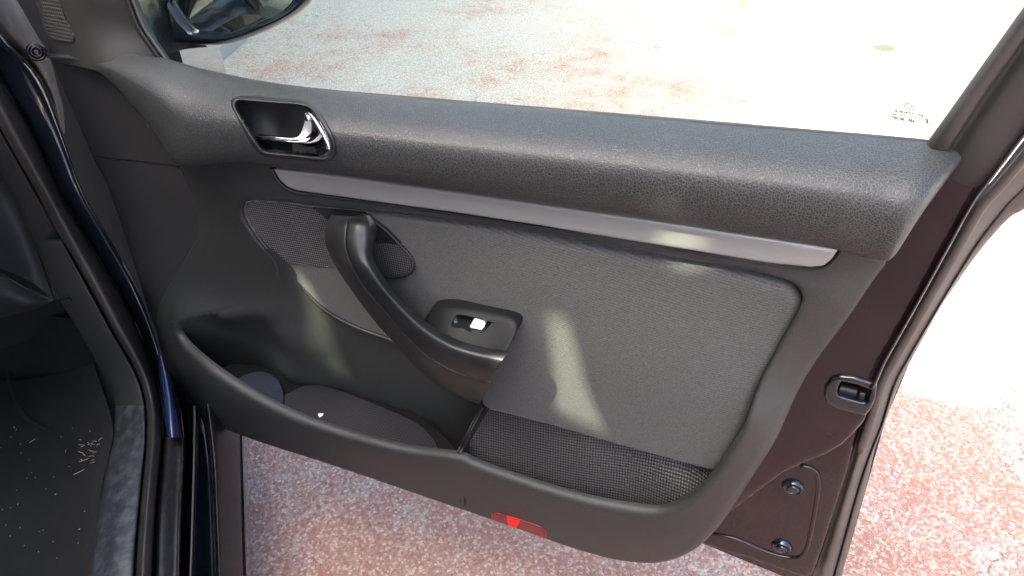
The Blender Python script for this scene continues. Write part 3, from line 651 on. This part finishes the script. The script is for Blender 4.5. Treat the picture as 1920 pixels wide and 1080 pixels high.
# seal and outer flange down the rear edge
edge = [ # ridge side, seal crest, second groove, outer silhouette
    ((2098, 10), (2120, 30), (2150, 60), (2190, 120)), ((2034, 116), (2056, 138), (2085, 175), (2115, 230)), ((1944, 238), (1965, 262), (1985, 290), (2010, 320)), ((1860, 346), (1885, 352), (1905, 366), (1921, 391)),
    ((1826, 386), (1852, 388), (1874, 400), (1893, 408)), ((1783, 464), (1808, 462), (1823, 468), (1838, 468)), ((1720, 578), (1742, 576), (1756, 578), (1764, 574)), ((1665, 676), (1684, 676), (1696, 680), (1705, 680)),
    ((1644, 716), (1662, 720), (1674, 724), (1684, 724)), ((1622, 788), (1640, 792), (1652, 796), (1661, 785)), ((1606, 842), (1618, 848), (1630, 852), (1640, 840)), ((1590, 896), (1602, 900), (1612, 906), (1625, 905)),
    ((1568, 966), (1582, 972), (1592, 976), (1606, 972)), ((1550, 1024), (1566, 1030), (1576, 1034), (1590, 1030)), ((1530, 1082), (1548, 1088), (1560, 1090), (1574, 1090)), ((1515, 1130), (1532, 1136), (1545, 1138), (1560, 1140))]
rows = []
for a, b, c, d in edge:
    rows.append([P(a[0] - 6, a[1], -.075), P(*a, -.072), P(.5 * a[0] + .5 * b[0], .5 * a[1] + .5 * b[1], -.064), P(*b, -.066), P(c[0] - 2, c[1], -.078), P(*c, -.082), P(c[0] + 3, c[1] + 1, -.078), P(.35 * c[0] + .65 * d[0], .35 * c[1] + .65 * d[1], -.080), P(*d, -.086), P(d[0] + 1, d[1], -.098)])
loft('outer_flange', rows, 'rubber_pale', door, nu=6, nv=4, label='dusty rubber edge and skin fold round the rear of the door')
tube('edge_seal', [P(.45 * a[0] + .55 * b[0], .45 * a[1] + .55 * b[1], -.058) for a, b, c, d in edge[:11]], .0055, 'rubber_pale', door)
tube('shell_hem', [P(*c, -.080) for a, b, c, d in edge[8:]], .0016, 'deep_black', door)
# outer skin behind everything
fill('outer_skin', [(330, 420), (700, 420), (1300, 480), (1700, 340), (1850, 335), (1895, 405), (1840, 466), (1766, 572), (1706, 680), (1661, 785), (1627, 905), (1592, 1030), (1575, 1088), (1540, 1110), (1300, 1012), (1250, 990), (420, 700)], -.105, 'paint', door, sp=.03, skirt=.012, spline=0)
# latch
ltp = [(1560, 712, .003), (1574, 706, .003), (1604, 712, .003), (1632, 722, .003), (1640, 728, .003), (1634, 748, .003), (1628, 762, .003), (1614, 768, .003), (1580, 760, .003), (1560, 752, .003), (1553, 738, .003)]
lth = [(1576, 713, .002), (1604, 719, .002), (1634, 730, .002), (1628, 752, .002), (1620, 755, .002), (1590, 747, .002), (1571, 741, .002), (1570, 732, .002)]
latch = door
fill('latch_surround', [(1546, 722, .004), (1558, 706, .004), (1574, 702, .004), (1604, 706, .003), (1634, 716, .003), (1644, 722, .002), (1642, 744, .002), (1634, 764, .003), (1624, 776, .006), (1600, 772, .006), (1566, 762, .006), (1550, 752, .006), (1544, 738, .005)], -.026, 'paint', latch, holes=[lth], sp=.003, skirt=.01, spline=0)
fill('latch_body', [(1565, 708), (1640, 724), (1630, 762), (1562, 745)], -.052, 'deep_black', latch, sp=.01, skirt=.004, spline=0)
rows = [[P(x, y, w_) for x, y, w_ in r] for r in (((1578, 714, -.050), (1577, 722, -.038), (1574, 732, -.033), (1571, 738, -.036), (1571, 742, -.048)), ((1609, 721, -.050), (1608, 729, -.038), (1606, 739, -.033), (1604, 746, -.036), (1603, 750, -.048)))]
loft('latch_claw', rows, 'smooth_black', latch, nu=3, nv=4)
rows = [[P(x, y, w_) for x, y, w_ in r] for r in (((1613, 733, -.050), (1613, 734, -.034), (1611, 746, -.032), (1610, 751, -.036), (1610, 752, -.048)), ((1622, 735, -.050), (1622, 736, -.034), (1620, 748, -.032), (1619, 753, -.036), (1619, 753, -.048)))]
loft('latch_pin', rows, 'smooth_black', latch, nu=3, nv=2)
tube('latch_rim', [P(x, y, -.030) for x, y in ((1576, 713), (1570, 724), (1569, 738), (1574, 745), (1592, 749), (1622, 757), (1630, 752), (1636, 732))], .0014, 'paint', latch)

# ---- window glass with etched marks, run channel, mirror corner
wg = door
A_ = P(330, 150, -.045); B_ = P(1760, 300, -.045); C_ = P(2030, -130, -.045); D_ = P(180, -130, -.045)
gy = A_[1]
link('window_glass', [A_, B_, C_, D_], [(0, 1, 2, 3)], 'glass', wg, smooth=False)
tube('belt_seal', [P(x, y, -.036) for x, y in ((300, 118), (400, 141), (580, 167), (820, 188), (1100, 211), (1400, 236), (1650, 257), (1745, 266))], .0022, 'rubber', door, n=6)
def text_mesh(s, px, py, size_px, sx=1.0, name='glass_print'):
    cu = bpy.data.curves.new('t', 'FONT'); cu.body = s; cu.size = 1; cu.align_x = 'CENTER'; cu.align_y = 'CENTER'; cu.offset = .075
    o = bpy.data.objects.new('t', cu); sc.collection.objects.link(o); dg = bpy.context.evaluated_depsgraph_get(); dg.update()
    me = bpy.data.meshes.new_from_object(o.evaluated_get(dg)); sc.collection.objects.unlink(o); bpy.data.objects.remove(o)
    return me
def place_marks():
    vs, fs = [], []
    o3 = np.array(P(1705, 215, -.0445)); ex = np.array(P(1715, 216.6, -.0445)) - o3; ex[1] = 0
    # reading direction runs right to left, for the print faces outwards
    e_u = -ex / 10; e_v = np.array(P(1704.0, 205, -.0445)) - o3; e_v[1] = 0; e_v /= 10
    def add(me, px, py, s, sx=1.):
        c = np.array(P(px, py, -.0438)); b = len(vs)
        for v in me.vertices: vs.append(tuple(c + e_u * v.co.x * s * sx + e_v * v.co.y * s))
        for p in me.polygons: fs.append(tuple(b + i for i in p.vertices))
    def poly(pts, px, py, s):
        c = np.array(P(px, py, -.0438)); b = len(vs)
        for x, y in pts: vs.append(tuple(c + e_u * x * s + e_v * y * s))
        fs.append(tuple(range(b, b + len(pts))))
    def ring(px, py, rx, ry, t):
        c = np.array(P(px, py, -.0438)); b = len(vs); n = 40
        for k in range(n):
            a = 2 * math.pi * k / n
            for q in (0, t): vs.append(tuple(c + e_u * (rx - q) * math.cos(a) + e_v * (ry - q) * math.sin(a)))
        for k in range(n):
            j = (k + 1) % n; fs.append((b + 2 * k, b + 2 * j, b + 2 * j + 1, b + 2 * k + 1))
    T = text_mesh
    add(T('SAINT-GOBAIN SEKURIT', 0, 0, 0), 1702.5, 212, 5.2, 1.0)
    add(T('DOT27   M73C   AS2', 0, 0, 0), 1696, 217.5, 5.0, 1.05)
    add(T('43R - 001057', 0, 0, 0), 1693.5, 224, 8.0, 1.0)
    add(T('E', 0, 0, 0), 1738, 228, 11); add(T('1', 0, 0, 0), 1730, 227, 5)
    add(T('4 - -', 0, 0, 0), 1712, 232, 3.6)
    ring(1734.5, 227, 11.8, 8.4, 1.8)
    ring(1705, 200, 10, 6.8, 1.7)
    for pts in ([(-6.5, 3.6), (-4.6, 4.4), (-.6, -1), (-1.6, -3.4)], [(6.5, 3.6), (4.6, 4.4), (.6, -1), (1.6, -3.4)], [(-2.2, 4.8), (-1.0, 4.8), (0, 2.2), (1.0, 4.8), (2.2, 4.8), (.7, .9), (-.7, .9)],
                [(-7.6, 1.6), (-8.4, .6), (-4.4, -4.6), (-3.4, -4.2)], [(7.6, 1.6), (8.4, .6), (4.4, -4.6), (3.4, -4.2)], [(0, -2.4), (.9, -5.0), (-.9, -5.0)]):
        poly(pts, 1705, 200, 1.0)
    link('glass_print', vs, fs, 'mark', wg, smooth=False, label='mirror written maker marks etched in the glass corner')
place_marks()
# run channel between glass and mirror corner
run = [(205, -60), (231, 0), (250, 48), (272, 82), (296, 116), (306, 140)]
rows = [[P(x - 4, y, -.060), P(x, y, -.040), P(x + 3, y, -.030), P(x + 9, y, -.030), P(x + 12, y, -.040)] for x, y in run]
loft('run_channel', rows, 'rubber', door, nu=6, nv=3)
rows = [[P(x + 11, y - 1, -.044), P(x + 13, y - 1, -.038), P(x + 18, y - 2, -.038), P(x + 20, y - 2, -.048)] for x, y in run]
loft('channel_rib', rows, plain('worn_grey_seal', (.10, .10, .098), .5), door, nu=6, nv=3)
MC = TPS([(60, -40, -.055), (110, -40, -.040), (230, -40, -.045), (75, 60, -.055), (100, 112, -.055), (150, 60, -.026), (240, 60, -.040), (290, 125, -.035), (200, 120, -.012), (170, -10, -.026), (160, 112, -.02)])
fill('mirror_corner_cover', [(58, -60), (222, -60), (236, 2), (254, 50), (276, 86), (306, 130), (250, 125), (150, 125), (96, 116), (84, 60), (66, 0)], MC, 'olive', door, sp=.006, skirt=.02, spline=0)
fill('tweeter_grille', [(76, -40), (104, -40), (112, 8), (124, 40), (138, 68), (137, 76), (128, 79), (104, 76), (92, 68), (86, 52), (78, 10)], MC, 'tweeter', door, sp=.005, skirt=.003, spline=0, off=.002)

# ---- door mirror outside the glass
mir = door
ho = [(330, -260), (260, -60), (250, -20), (268, 30), (295, 75), (316, 92), (345, 88), (385, 85), (418, 84), (450, 77), (500, 58), (545, 35), (576, 12), (590, -12), (598, -80), (570, -200), (480, -270)]
hi_ = [(345, -235), (300, -60), (302, -30), (318, 5), (335, 34), (352, 54), (366, 64), (385, 68), (410, 68), (440, 62), (480, 47), (520, 30), (545, 12), (556, -10), (568, -80), (545, -180), (470, -240)]
rows = []
cx, cy = 430, -90
for (a, b), (c, d) in zip(ho, hi_):
    rows.append([P(cx + (a - cx) * .72, cy + (b - cy) * .72 + 8, -.30), P(cx + (a - cx) * .93, cy + (b - cy) * .93 + 2, -.235), P(a, b, -.175), P(.6 * a + .4 * c, .6 * b + .4 * d, -.150), P(.25 * a + .75 * c, .25 * b + .75 * d, -.148), P(c, d, -.155), P(.97 * c + .03 * cx, .97 * d + .03 * cy, -.170)])
loft('mirror_housing', rows, 'paint', mir, nu=6, nv=4, close_u=True)
bk = np.array([P(cx + (a - cx) * .72, cy + (b - cy) * .72 + 8, -.30) for a, b in ho]); link('mirror_back', list(bk), [tuple(range(len(bk)))], 'paint', mir)
mg = catmull([(cx + (c - cx) * 1.0, cy + (d - cy) * 1.0) for c, d in hi_], 4, True)
mm = [P(x, y, -.164) for x, y in mg]; n = len(mm)
mirror_m = plain('mirror_silver', (.86, .90, .88), .02, metal=1, rvar=.01)
# the mirror glass is tilted back towards the car body
mu = np.mean([q[0] for q in mm]); mm = [(q[0], q[1] + (q[0] - mu) * .04, q[2]) for q in mm]
link('mirror_glass', mm + [(a, b + .003, c) for a, b, c in mm], [tuple(range(n))] + [(i, (i + 1) % n, n + (i + 1) % n, n + i) for i in range(n)], mirror_m, mir, smooth=False)
tube('mirror_rim', [(q[0], q[1] - .001, q[2]) for q in mm] + [mm[0]], .0022, 'rubber', mir, n=1, seg=6)
rows = [[P(x, y, w_) for x, y, w_ in r] for r in (((215, -60, -.06), (240, -10, -.05), (268, 60, -.05), (310, 108, -.055)), ((250, -60, -.10), (265, -10, -.09), (290, 60, -.09), (320, 100, -.10)), ((290, -70, -.15), (300, -10, -.14), (315, 60, -.14), (350, 92, -.15)), ((330, -80, -.19), (340, -10, -.18), (350, 60, -.17), (390, 88, -.18)))]
loft('mirror_arm', rows, 'paint', mir, nu=6, nv=6)

# ================================================================== CAR BODY (door opening on the left)
ys = [1140, 1040, 960, 880, 820, 760, 700, 620, 540, 450, 360, 250, 150, 60, -60]
def xs(tab): t = sorted(tab); return np.interp(ys, [a for a, b in t], [b for a, b in t])
LA = xs([(1140, 160), (1080, 167), (987, 180), (907, 192), (830, 212), (780, 219), (740, 212), (660, 172), (560, 108), (450, 62), (360, 18), (250, -35), (150, -85), (60, -130), (-60, -190)])
LB = xs([(1140, 249), (1080, 251), (987, 258), (907, 266), (830, 273), (780, 275), (720, 265), (660, 232), (620, 208), (545, 168), (450, 115), (360, 67), (250, 2), (150, -50), (60, -95), (-60, -150)])
LC = xs([(1140, 285), (1080, 287), (987, 290), (907, 297), (830, 304), (780, 306), (720, 297), (693, 287), (593, 250), (493, 189), (360, 110), (250, 60), (150, 0), (60, -55), (-60, -120)])
LD = xs([(1140, 336), (1080, 337), (953, 340), (860, 345), (787, 345), (753, 334), (677, 302), (577, 277), (493, 233), (360, 157), (250, 118), (160, 88), (60, 0), (-60, -70)])
RAD = lambda b, t: np.interp(ys, [-60, 400, 800, 1140], [t, t * .7 + b * .3, b, b])
RA, RB, RC_, RD = RAD(-.349, -.44), RAD(-.290, -.37), RAD(-.270, -.345), RAD(-.245, -.315)
def strip(name, c0, c1, r0, r1, m, prof, sel=slice(None), label=None):
    """prof: list of (fraction across, outward offset)"""
    rr = []
    for y, a, b, ra_, rb_ in list(zip(ys, c0, c1, r0, r1))[sel]:
        rr.append([PR(a + (b - a) * t, y, ra_ + (rb_ - ra_) * t + o) for t, o in prof])
    return loft(name, rr, m, car, nu=5, nv=4, label=label)
strip('sill_trim', LA, LB, RA, RB, 'sill', [(0, -.02), (.03, -.004), (.1, .002), (.5, .004), (.9, .001), (.98, -.002), (1.0, -.012)], slice(0, 6), 'scuffed grey blue sill trim plate')
strip('kick_trim', LA, LB, RA, RB, 'dash', [(0, -.02), (.03, -.004), (.1, .002), (.5, .004), (.9, .001), (.98, -.002), (1.0, -.012)], slice(4, 10))
strip('door_seal', LB, LC, RB, RC_, 'rubber', [(0, -.015), (.12, .0), (.45, .006), (.8, .001), (.95, -.008), (1.0, -.016)], label='black rubber seal round the door opening')
strip('door_step', LC, LD, RC_, RD, 'grime', [(0, -.018), (.08, -.006), (.3, -.003), (.8, -.002), (.97, -.001), (1.0, -.01)], slice(0, 5))
strip('hinge_pillar', LC, LD, RC_, RD, 'paint', [(0, -.022), (.1, -.010), (.4, -.004), (.75, .000), (.95, -.004), (1.0, -.014)], slice(4, None))
# outer sill: chrome line, gloss channel, dirty outer lip
e0 = xs([(1140, 352), (1080, 355), (853, 362), (760, 362), (600, 340)]); e1 = e0 + 4
LF = xs([(1140, 406), (1080, 405), (1053, 405), (880, 398), (787, 389), (700, 375)]); LG = xs([(1140, 461), (1080, 459), (813, 452), (700, 447)])
K = np.ones(len(ys))
strip('sill_groove', LD, e0, RD, -.238 * K, 'deep_black', [(0, -.012), (.3, -.02), (.7, -.02), (1, -.008)], slice(0, 7))
strip('sill_bead', e0, e1, -.238 * K, -.236 * K, plain('worn_bead', (.22, .19, .16), .35), [(0, -.004), (.3, .001), (.7, .001), (1, -.004)], slice(0, 6))
strip('sill_channel', e1, LF, -.236 * K, -.222 * K, 'paint', [(0, -.006), (.1, -.012), (.5, -.012), (.85, -.010), (1, -.004)], slice(0, 7))
strip('outer_sill', LF, LG, -.220 * K, -.193 * K, 'grime', [(0, -.010), (.06, .0), (.3, .001), (.7, .0), (.93, -.002), (1, -.008)], slice(0, 7))
rr = []
for y, x in list(zip(ys, LG))[:7]:
    q = PR(x, y, -.196); rr.append([q, (q[0] + .002, q[1], q[2] - .01), (q[0] - .01, q[1], q[2] - .10), (q[0] - .05, q[1], q[2] - .16)])
loft('sill_side', rr, 'paint', car, nu=3, nv=3)
# foot of the pillar, its sky highlight put into a brighter blue colour
rr = []
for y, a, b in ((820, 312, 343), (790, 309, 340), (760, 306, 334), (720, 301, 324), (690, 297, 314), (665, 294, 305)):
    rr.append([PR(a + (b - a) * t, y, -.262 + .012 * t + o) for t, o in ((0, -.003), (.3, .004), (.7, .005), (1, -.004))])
loft('pillar_foot', rr, 'paint_sky_lit', car, nu=5, nv=4, label='foot of the pillar with the sky highlight put into its blue colour')
# pillar face with the hinge gap's shade put in as black, bolt
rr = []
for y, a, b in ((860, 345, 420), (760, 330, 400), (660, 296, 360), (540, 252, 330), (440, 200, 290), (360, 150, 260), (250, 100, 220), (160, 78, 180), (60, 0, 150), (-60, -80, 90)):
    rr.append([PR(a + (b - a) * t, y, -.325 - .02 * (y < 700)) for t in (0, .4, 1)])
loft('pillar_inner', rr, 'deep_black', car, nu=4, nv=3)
rr = []
for y, a, b in ((250, 112, 122), (200, 98, 118), (170, 88, 110), (110, 50, 94), (60, 0, 66), (-20, -60, 20)):
    rr.append([PR(a + (b - a) * t, y, -.318 + o) for t, o in ((0, -.006), (.3, .0), (.7, .0), (1, -.01))])
loft('pillar_flange', rr, plain('dusty_pillar_paint', (.012, .012, .012), .5, spec=.3, coat=0, dust=(.13, .12, .11), damt=.7, dscale=30), car, nu=5, nv=3)
bc = np.array(PR(68, 97, -.300)); ax = CAM - bc; ax /= np.linalg.norm(ax); tx = np.cross(ax, (0, 0, 1)); tx /= np.linalg.norm(tx); ty = np.cross(tx, ax)
rr = []
for k in range(16):
    a = 2 * math.pi * k / 16
    rr.append([tuple(bc + (tx * math.cos(a) + ty * math.sin(a)) * r_ + ax * h_) for r_, h_ in ((.013, -.006), (.012, .001), (.009, .002), (.008, .006), (.0055, .007), (.004, .004), (.0001, .003))])
loft('hinge_bolt', rr, 'gloss_black', car, nu=1, nv=3, close_u=True)
# lower dash side, clip seam, glove panel
rr = []
for y, a, b in ((562, 101, 168), (500, 82, 145), (430, 52, 108), (360, 20, 66), (280, -20, 20), (180, -75, -35)):
    rr.append([PR(a + (b - a) * t, y, -.40 + .045 * t + o) for t, o in ((0, -.015), (.06, .0), (.5, .004), (.95, .0), (1, -.012))])
loft('dash_end_trim', rr, 'dash', car, nu=5, nv=4)
rr = [[PR(x, y, r_) for x, y, r_ in r] for r in (((-60, 170, -.50), (-30, 260, -.48), (-10, 360, -.46), (-5, 500, -.45)), ((-40, 150, -.44), (0, 260, -.43), (35, 400, -.43), (60, 530, -.43)), ((-20, 150, -.42), (18, 300, -.41), (60, 440, -.41), (100, 562, -.41)))]
loft('dash_side', rr, 'dash', car, nu=6, nv=6)
rr = [[PR(x, y, r_) for x, y, r_ in r] for r in (((-60, 505, -.52), (-60, 560, -.52), (-60, 610, -.56)), ((0, 517, -.47), (0, 556, -.47), (0, 596, -.50)), ((50, 541, -.44), (50, 570, -.44), (45, 586, -.47)), ((100, 560, -.42), (95, 566, -.42), (70, 578, -.45)))]
loft('dash_lower_panel', rr, 'dash', car, nu=6, nv=4)
tube('dash_seam', [PR(-10, 508, -.46), PR(20, 524, -.452), PR(50, 541, -.437), PR(98, 560, -.417)], .0012, 'rubber', car)
for x0, y0, x1, y1 in ((112, 562, 130, 558), (132, 561, 156, 555), (158, 553, 170, 550)):
    tube('trim_clip', [PR(x0, y0, -.372 + (x0 - 112) * .0005), PR(x1, y1, -.372 + (x1 - 112) * .0005)], .0022, 'deep_black', car, seg=6)
# footwell
zf2 = .30
rr = [[PZC(x, y, z) for x, y, z in r] for r in (((-200, 760, .24), (-60, 700, .24), (15, 715, .25), (110, 700, .28), (175, 680, .36)), ((-200, 900, .24), (-20, 780, .25), (45, 780, .26), (130, 780, .29), (210, 790, .38)), ((-200, 1000, .24), (0, 860, .25), (90, 840, .26), (150, 850, .30), (205, 850, .38)), ((-200, 1100, .24), (0, 940, .25), (100, 900, .27), (160, 910, .31), (190, 920, .38)), ((-200, 1200, .24), (0, 1120, .25), (80, 1120, .27), (130, 1120, .31), (165, 1120, .38)))]
loft('footwell_carpet', rr, 'carpet', car, nu=8, nv=8)
rr = [[PZC(x, y, z) for x, y, z in r] for r in (((-150, 560, .30), (0, 590, .30), (60, 590, .30), (160, 600, .36)), ((-150, 650, .26), (0, 650, .26), (80, 660, .27), (190, 670, .36)), ((-150, 780, .22), (0, 760, .22), (100, 760, .25), (225, 770, .36)))]
loft('kick_carpet', rr, 'carpet', car, nu=6, nv=6)
tube('carpet_edge', [PZC(x, y, .268) for x, y in ((14, 700), (22, 730), (42, 775), (75, 800), (120, 822), (158, 838), (185, 852))], .004, 'carpet', car)
def CB(Rr, Ff, z): return tuple(CR * Rr + CF * Ff + np.array((0, 0, z)))
def cbox(name, r0, r1, f0, f1, z0, z1, m):
    v = [CB(r, f, z) for r in (r0, r1) for f in (f0, f1) for z in (z0, z1)]
    return link(name, v, [(0, 1, 3, 2), (4, 6, 7, 5), (0, 4, 5, 1), (2, 3, 7, 6), (0, 2, 6, 4), (1, 5, 7, 3)], m, car, smooth=False)
cbox('roof', -1.75, -.50, -2.0, .42, 1.42, 1.46, 'paint')
cbox('dashboard', -1.85, -.54, 1.02, 1.5, .60, .93, 'dash')
cbox('bulkhead', -1.85, -.48, 1.5, 1.54, .12, .93, 'carpet')
cbox('floor_pan', -1.9, -.36, -2.0, 1.5, .05, .07, 'carpet')
cbox('far_side', -1.95, -1.90, -2.0, 1.5, .15, .95, 'dash')
cbox('front_wing', -1.9, -.22, 1.62, 2.5, .25, .80, 'paint')
cbox('engine_bay_side', -1.9, -.45, 1.54, 1.62, .25, .90, 'deep_black')

# scraps on the carpet
vs, fs = [], []
def scrap(px, py, ln, an, wd=.0006):
    p = np.array(PZC(px, py, float(np.interp(px, (0, 60, 90, 120, 150, 190), (.256, .262, .272, .292, .318, .365))))); d = np.array((math.cos(an), math.sin(an), random.uniform(-.1, .3))) * ln; nn = np.array((-math.sin(an), math.cos(an), 0)) * wd
    b = len(vs)
    mid = p + d * .5 + nn * 2 * random.uniform(-2, 2)
    for q in (p, mid, p + d):
        vs.extend([tuple(q - nn), tuple(q + nn), tuple(q + np.array((0, 0, wd * 1.5)))])
    for k in (0, 3):
        for i in range(3): j = (i + 1) % 3; fs.append((b + k + i, b + k + j, b + k + 3 + j, b + k + 3 + i))
random.seed(3)
for _ in range(20): scrap(random.gauss(176, 15), random.gauss(842, 16), random.uniform(.002, .009), random.uniform(0, 6.3), .00035)
for _ in range(36): scrap(random.uniform(0, 165), random.uniform(800, 1075), random.uniform(.0008, .0025), random.uniform(0, 6.3), random.uniform(.0003, .0006))
for x, y, l, a in ((148, 866, .03, .4), (160, 855, .02, 2.6), (138, 890, .018, .6), (55, 830, .012, 1.0)): scrap(x, y, l, a, .00045)
deb = link('carpet_debris', vs, fs, 'straw', None, smooth=False)
tag(deb, 'straw and lint scattered over the black footwell carpet', 'debris', kind='stuff')
# white crumb in the door pocket
cp = loc2world(PV(601, 778, zf + .001))
b = []
for k in range(8):
    a = 2 * math.pi * k / 8; r_ = .0045 * (1 + .3 * math.sin(3 * a)); b.append((cp[0] + r_ * math.cos(a), cp[1] + r_ * math.sin(a), cp[2]))
crumb = link('paper_scrap', b + [(cp[0], cp[1], cp[2] + .004)], [(i, (i + 1) % 8, 8) for i in range(8)] + [tuple(range(8))[::-1]], 'white', None, smooth=False)
tag(crumb, 'tiny white paper scrap lying in the door pocket', 'paper scrap')

# ================================================================== beyond the car
# pale post seen low through the glass beside the mirror
q = np.array(PZ(340, 128, .0)); 
post = empty('wall_post', (q[0], q[1], 0), R(-8), label='cream rendered post at the ground beyond the front of the car', category='post')
box('post_shaft', (-.5, 0, 0), (.06, .35, .55), 'beige', post); box('post_foot', (-.52, -.02, 0), (.14, .37, .06), 'wallm', post)

# unseen sheet added on the sunny side: its skyline and openings shape the light
WX = -2.4; TN = math.tan(R(SUN_EL))
def screen_pt(p): return (float(p[1] - (p[0] - WX) * HY / HX), float(p[2] + (p[0] - WX) / HX * TN))
opens = []
for pts in ([(1014, 590, .04), (1056, 590, .04), (1076, 640, .04), (1094, 720, .045), (1132, 806, .045), (1080, 785, .045), (1036, 764, .045), (1030, 690, .045)],
            [(552, 512, .005), (568, 516, .005), (602, 580, .005), (629, 640, .0), (638, 696, .0), (604, 692, .0), (602, 655, .0), (580, 600, .005)],
            [(1262, 428, .035), (1300, 424, .035), (1324, 430, .035), (1318, 452, .035), (1284, 500, .024), (1244, 496, .024), (1254, 452, .03)]):
    opens.append([screen_pt(loc2world(P(x, y, w_))) for x, y, w_ in pts])
l1, l2 = screen_pt((.87, 2.62, 0)), screen_pt((1.23, 4.1, 0)); ms = screen_pt((.88, 1.09, 0))[0]
sl_ = (l2[1] - l1[1]) / (l2[0] - l1[0]); LZ = max(screen_pt((0, .72, 1.0))[1], screen_pt((.1, .7, 1.0))[1]); k1 = l1[0] - (l1[1] - LZ) / sl_ if l1[1] > LZ else l1[0]
prof_w = [(-9, 0), (12, 0), (12, l1[1] + sl_ * (12 - l1[0])), (max(k1, ms + .3), LZ), (ms, LZ), (ms, 6.3), (-9, 6.3)]
pts = [Vector(p) for p in prof_w]; segs = [(i, (i + 1) % 7) for i in range(7)]
for h in opens:
    b = len(pts); pts += [Vector(p) for p in h]; segs += [(b + i, b + (i + 1) % len(h)) for i in range(len(h))]
V2, _, F2, *_ = delaunay_2d_cdt(pts, segs, [], 0, 1e-7)
V2 = np.array([tuple(v) for v in V2]); F2 = [f for f in F2]
keep = []
for f in F2:
    cpt = V2[list(f)].mean(0)[None]
    if inside(cpt, prof_w)[0] and not any(inside(cpt, h)[0] for h in opens): keep.append(tuple(f))
screen_o = empty('sun_screen', (0, 0, 0), label='added unseen sheet with green openings that shades the car and shapes sun patches', category='wall')
link('sun_screen_sheet', [(WX, a, b) for a, b in V2], keep, 'wallm', screen_o, smooth=False)
for h in opens: link('tint_pane', [(WX, a, b) for a, b in h], [tuple(range(len(h)))], 'tint_pane', screen_o, smooth=False)

# the car's own origin on the ground under the door opening
_c = Vector((-1.0, .2, 0)); car.location = _c
for ch in car.children: ch.location = ch.location - _c
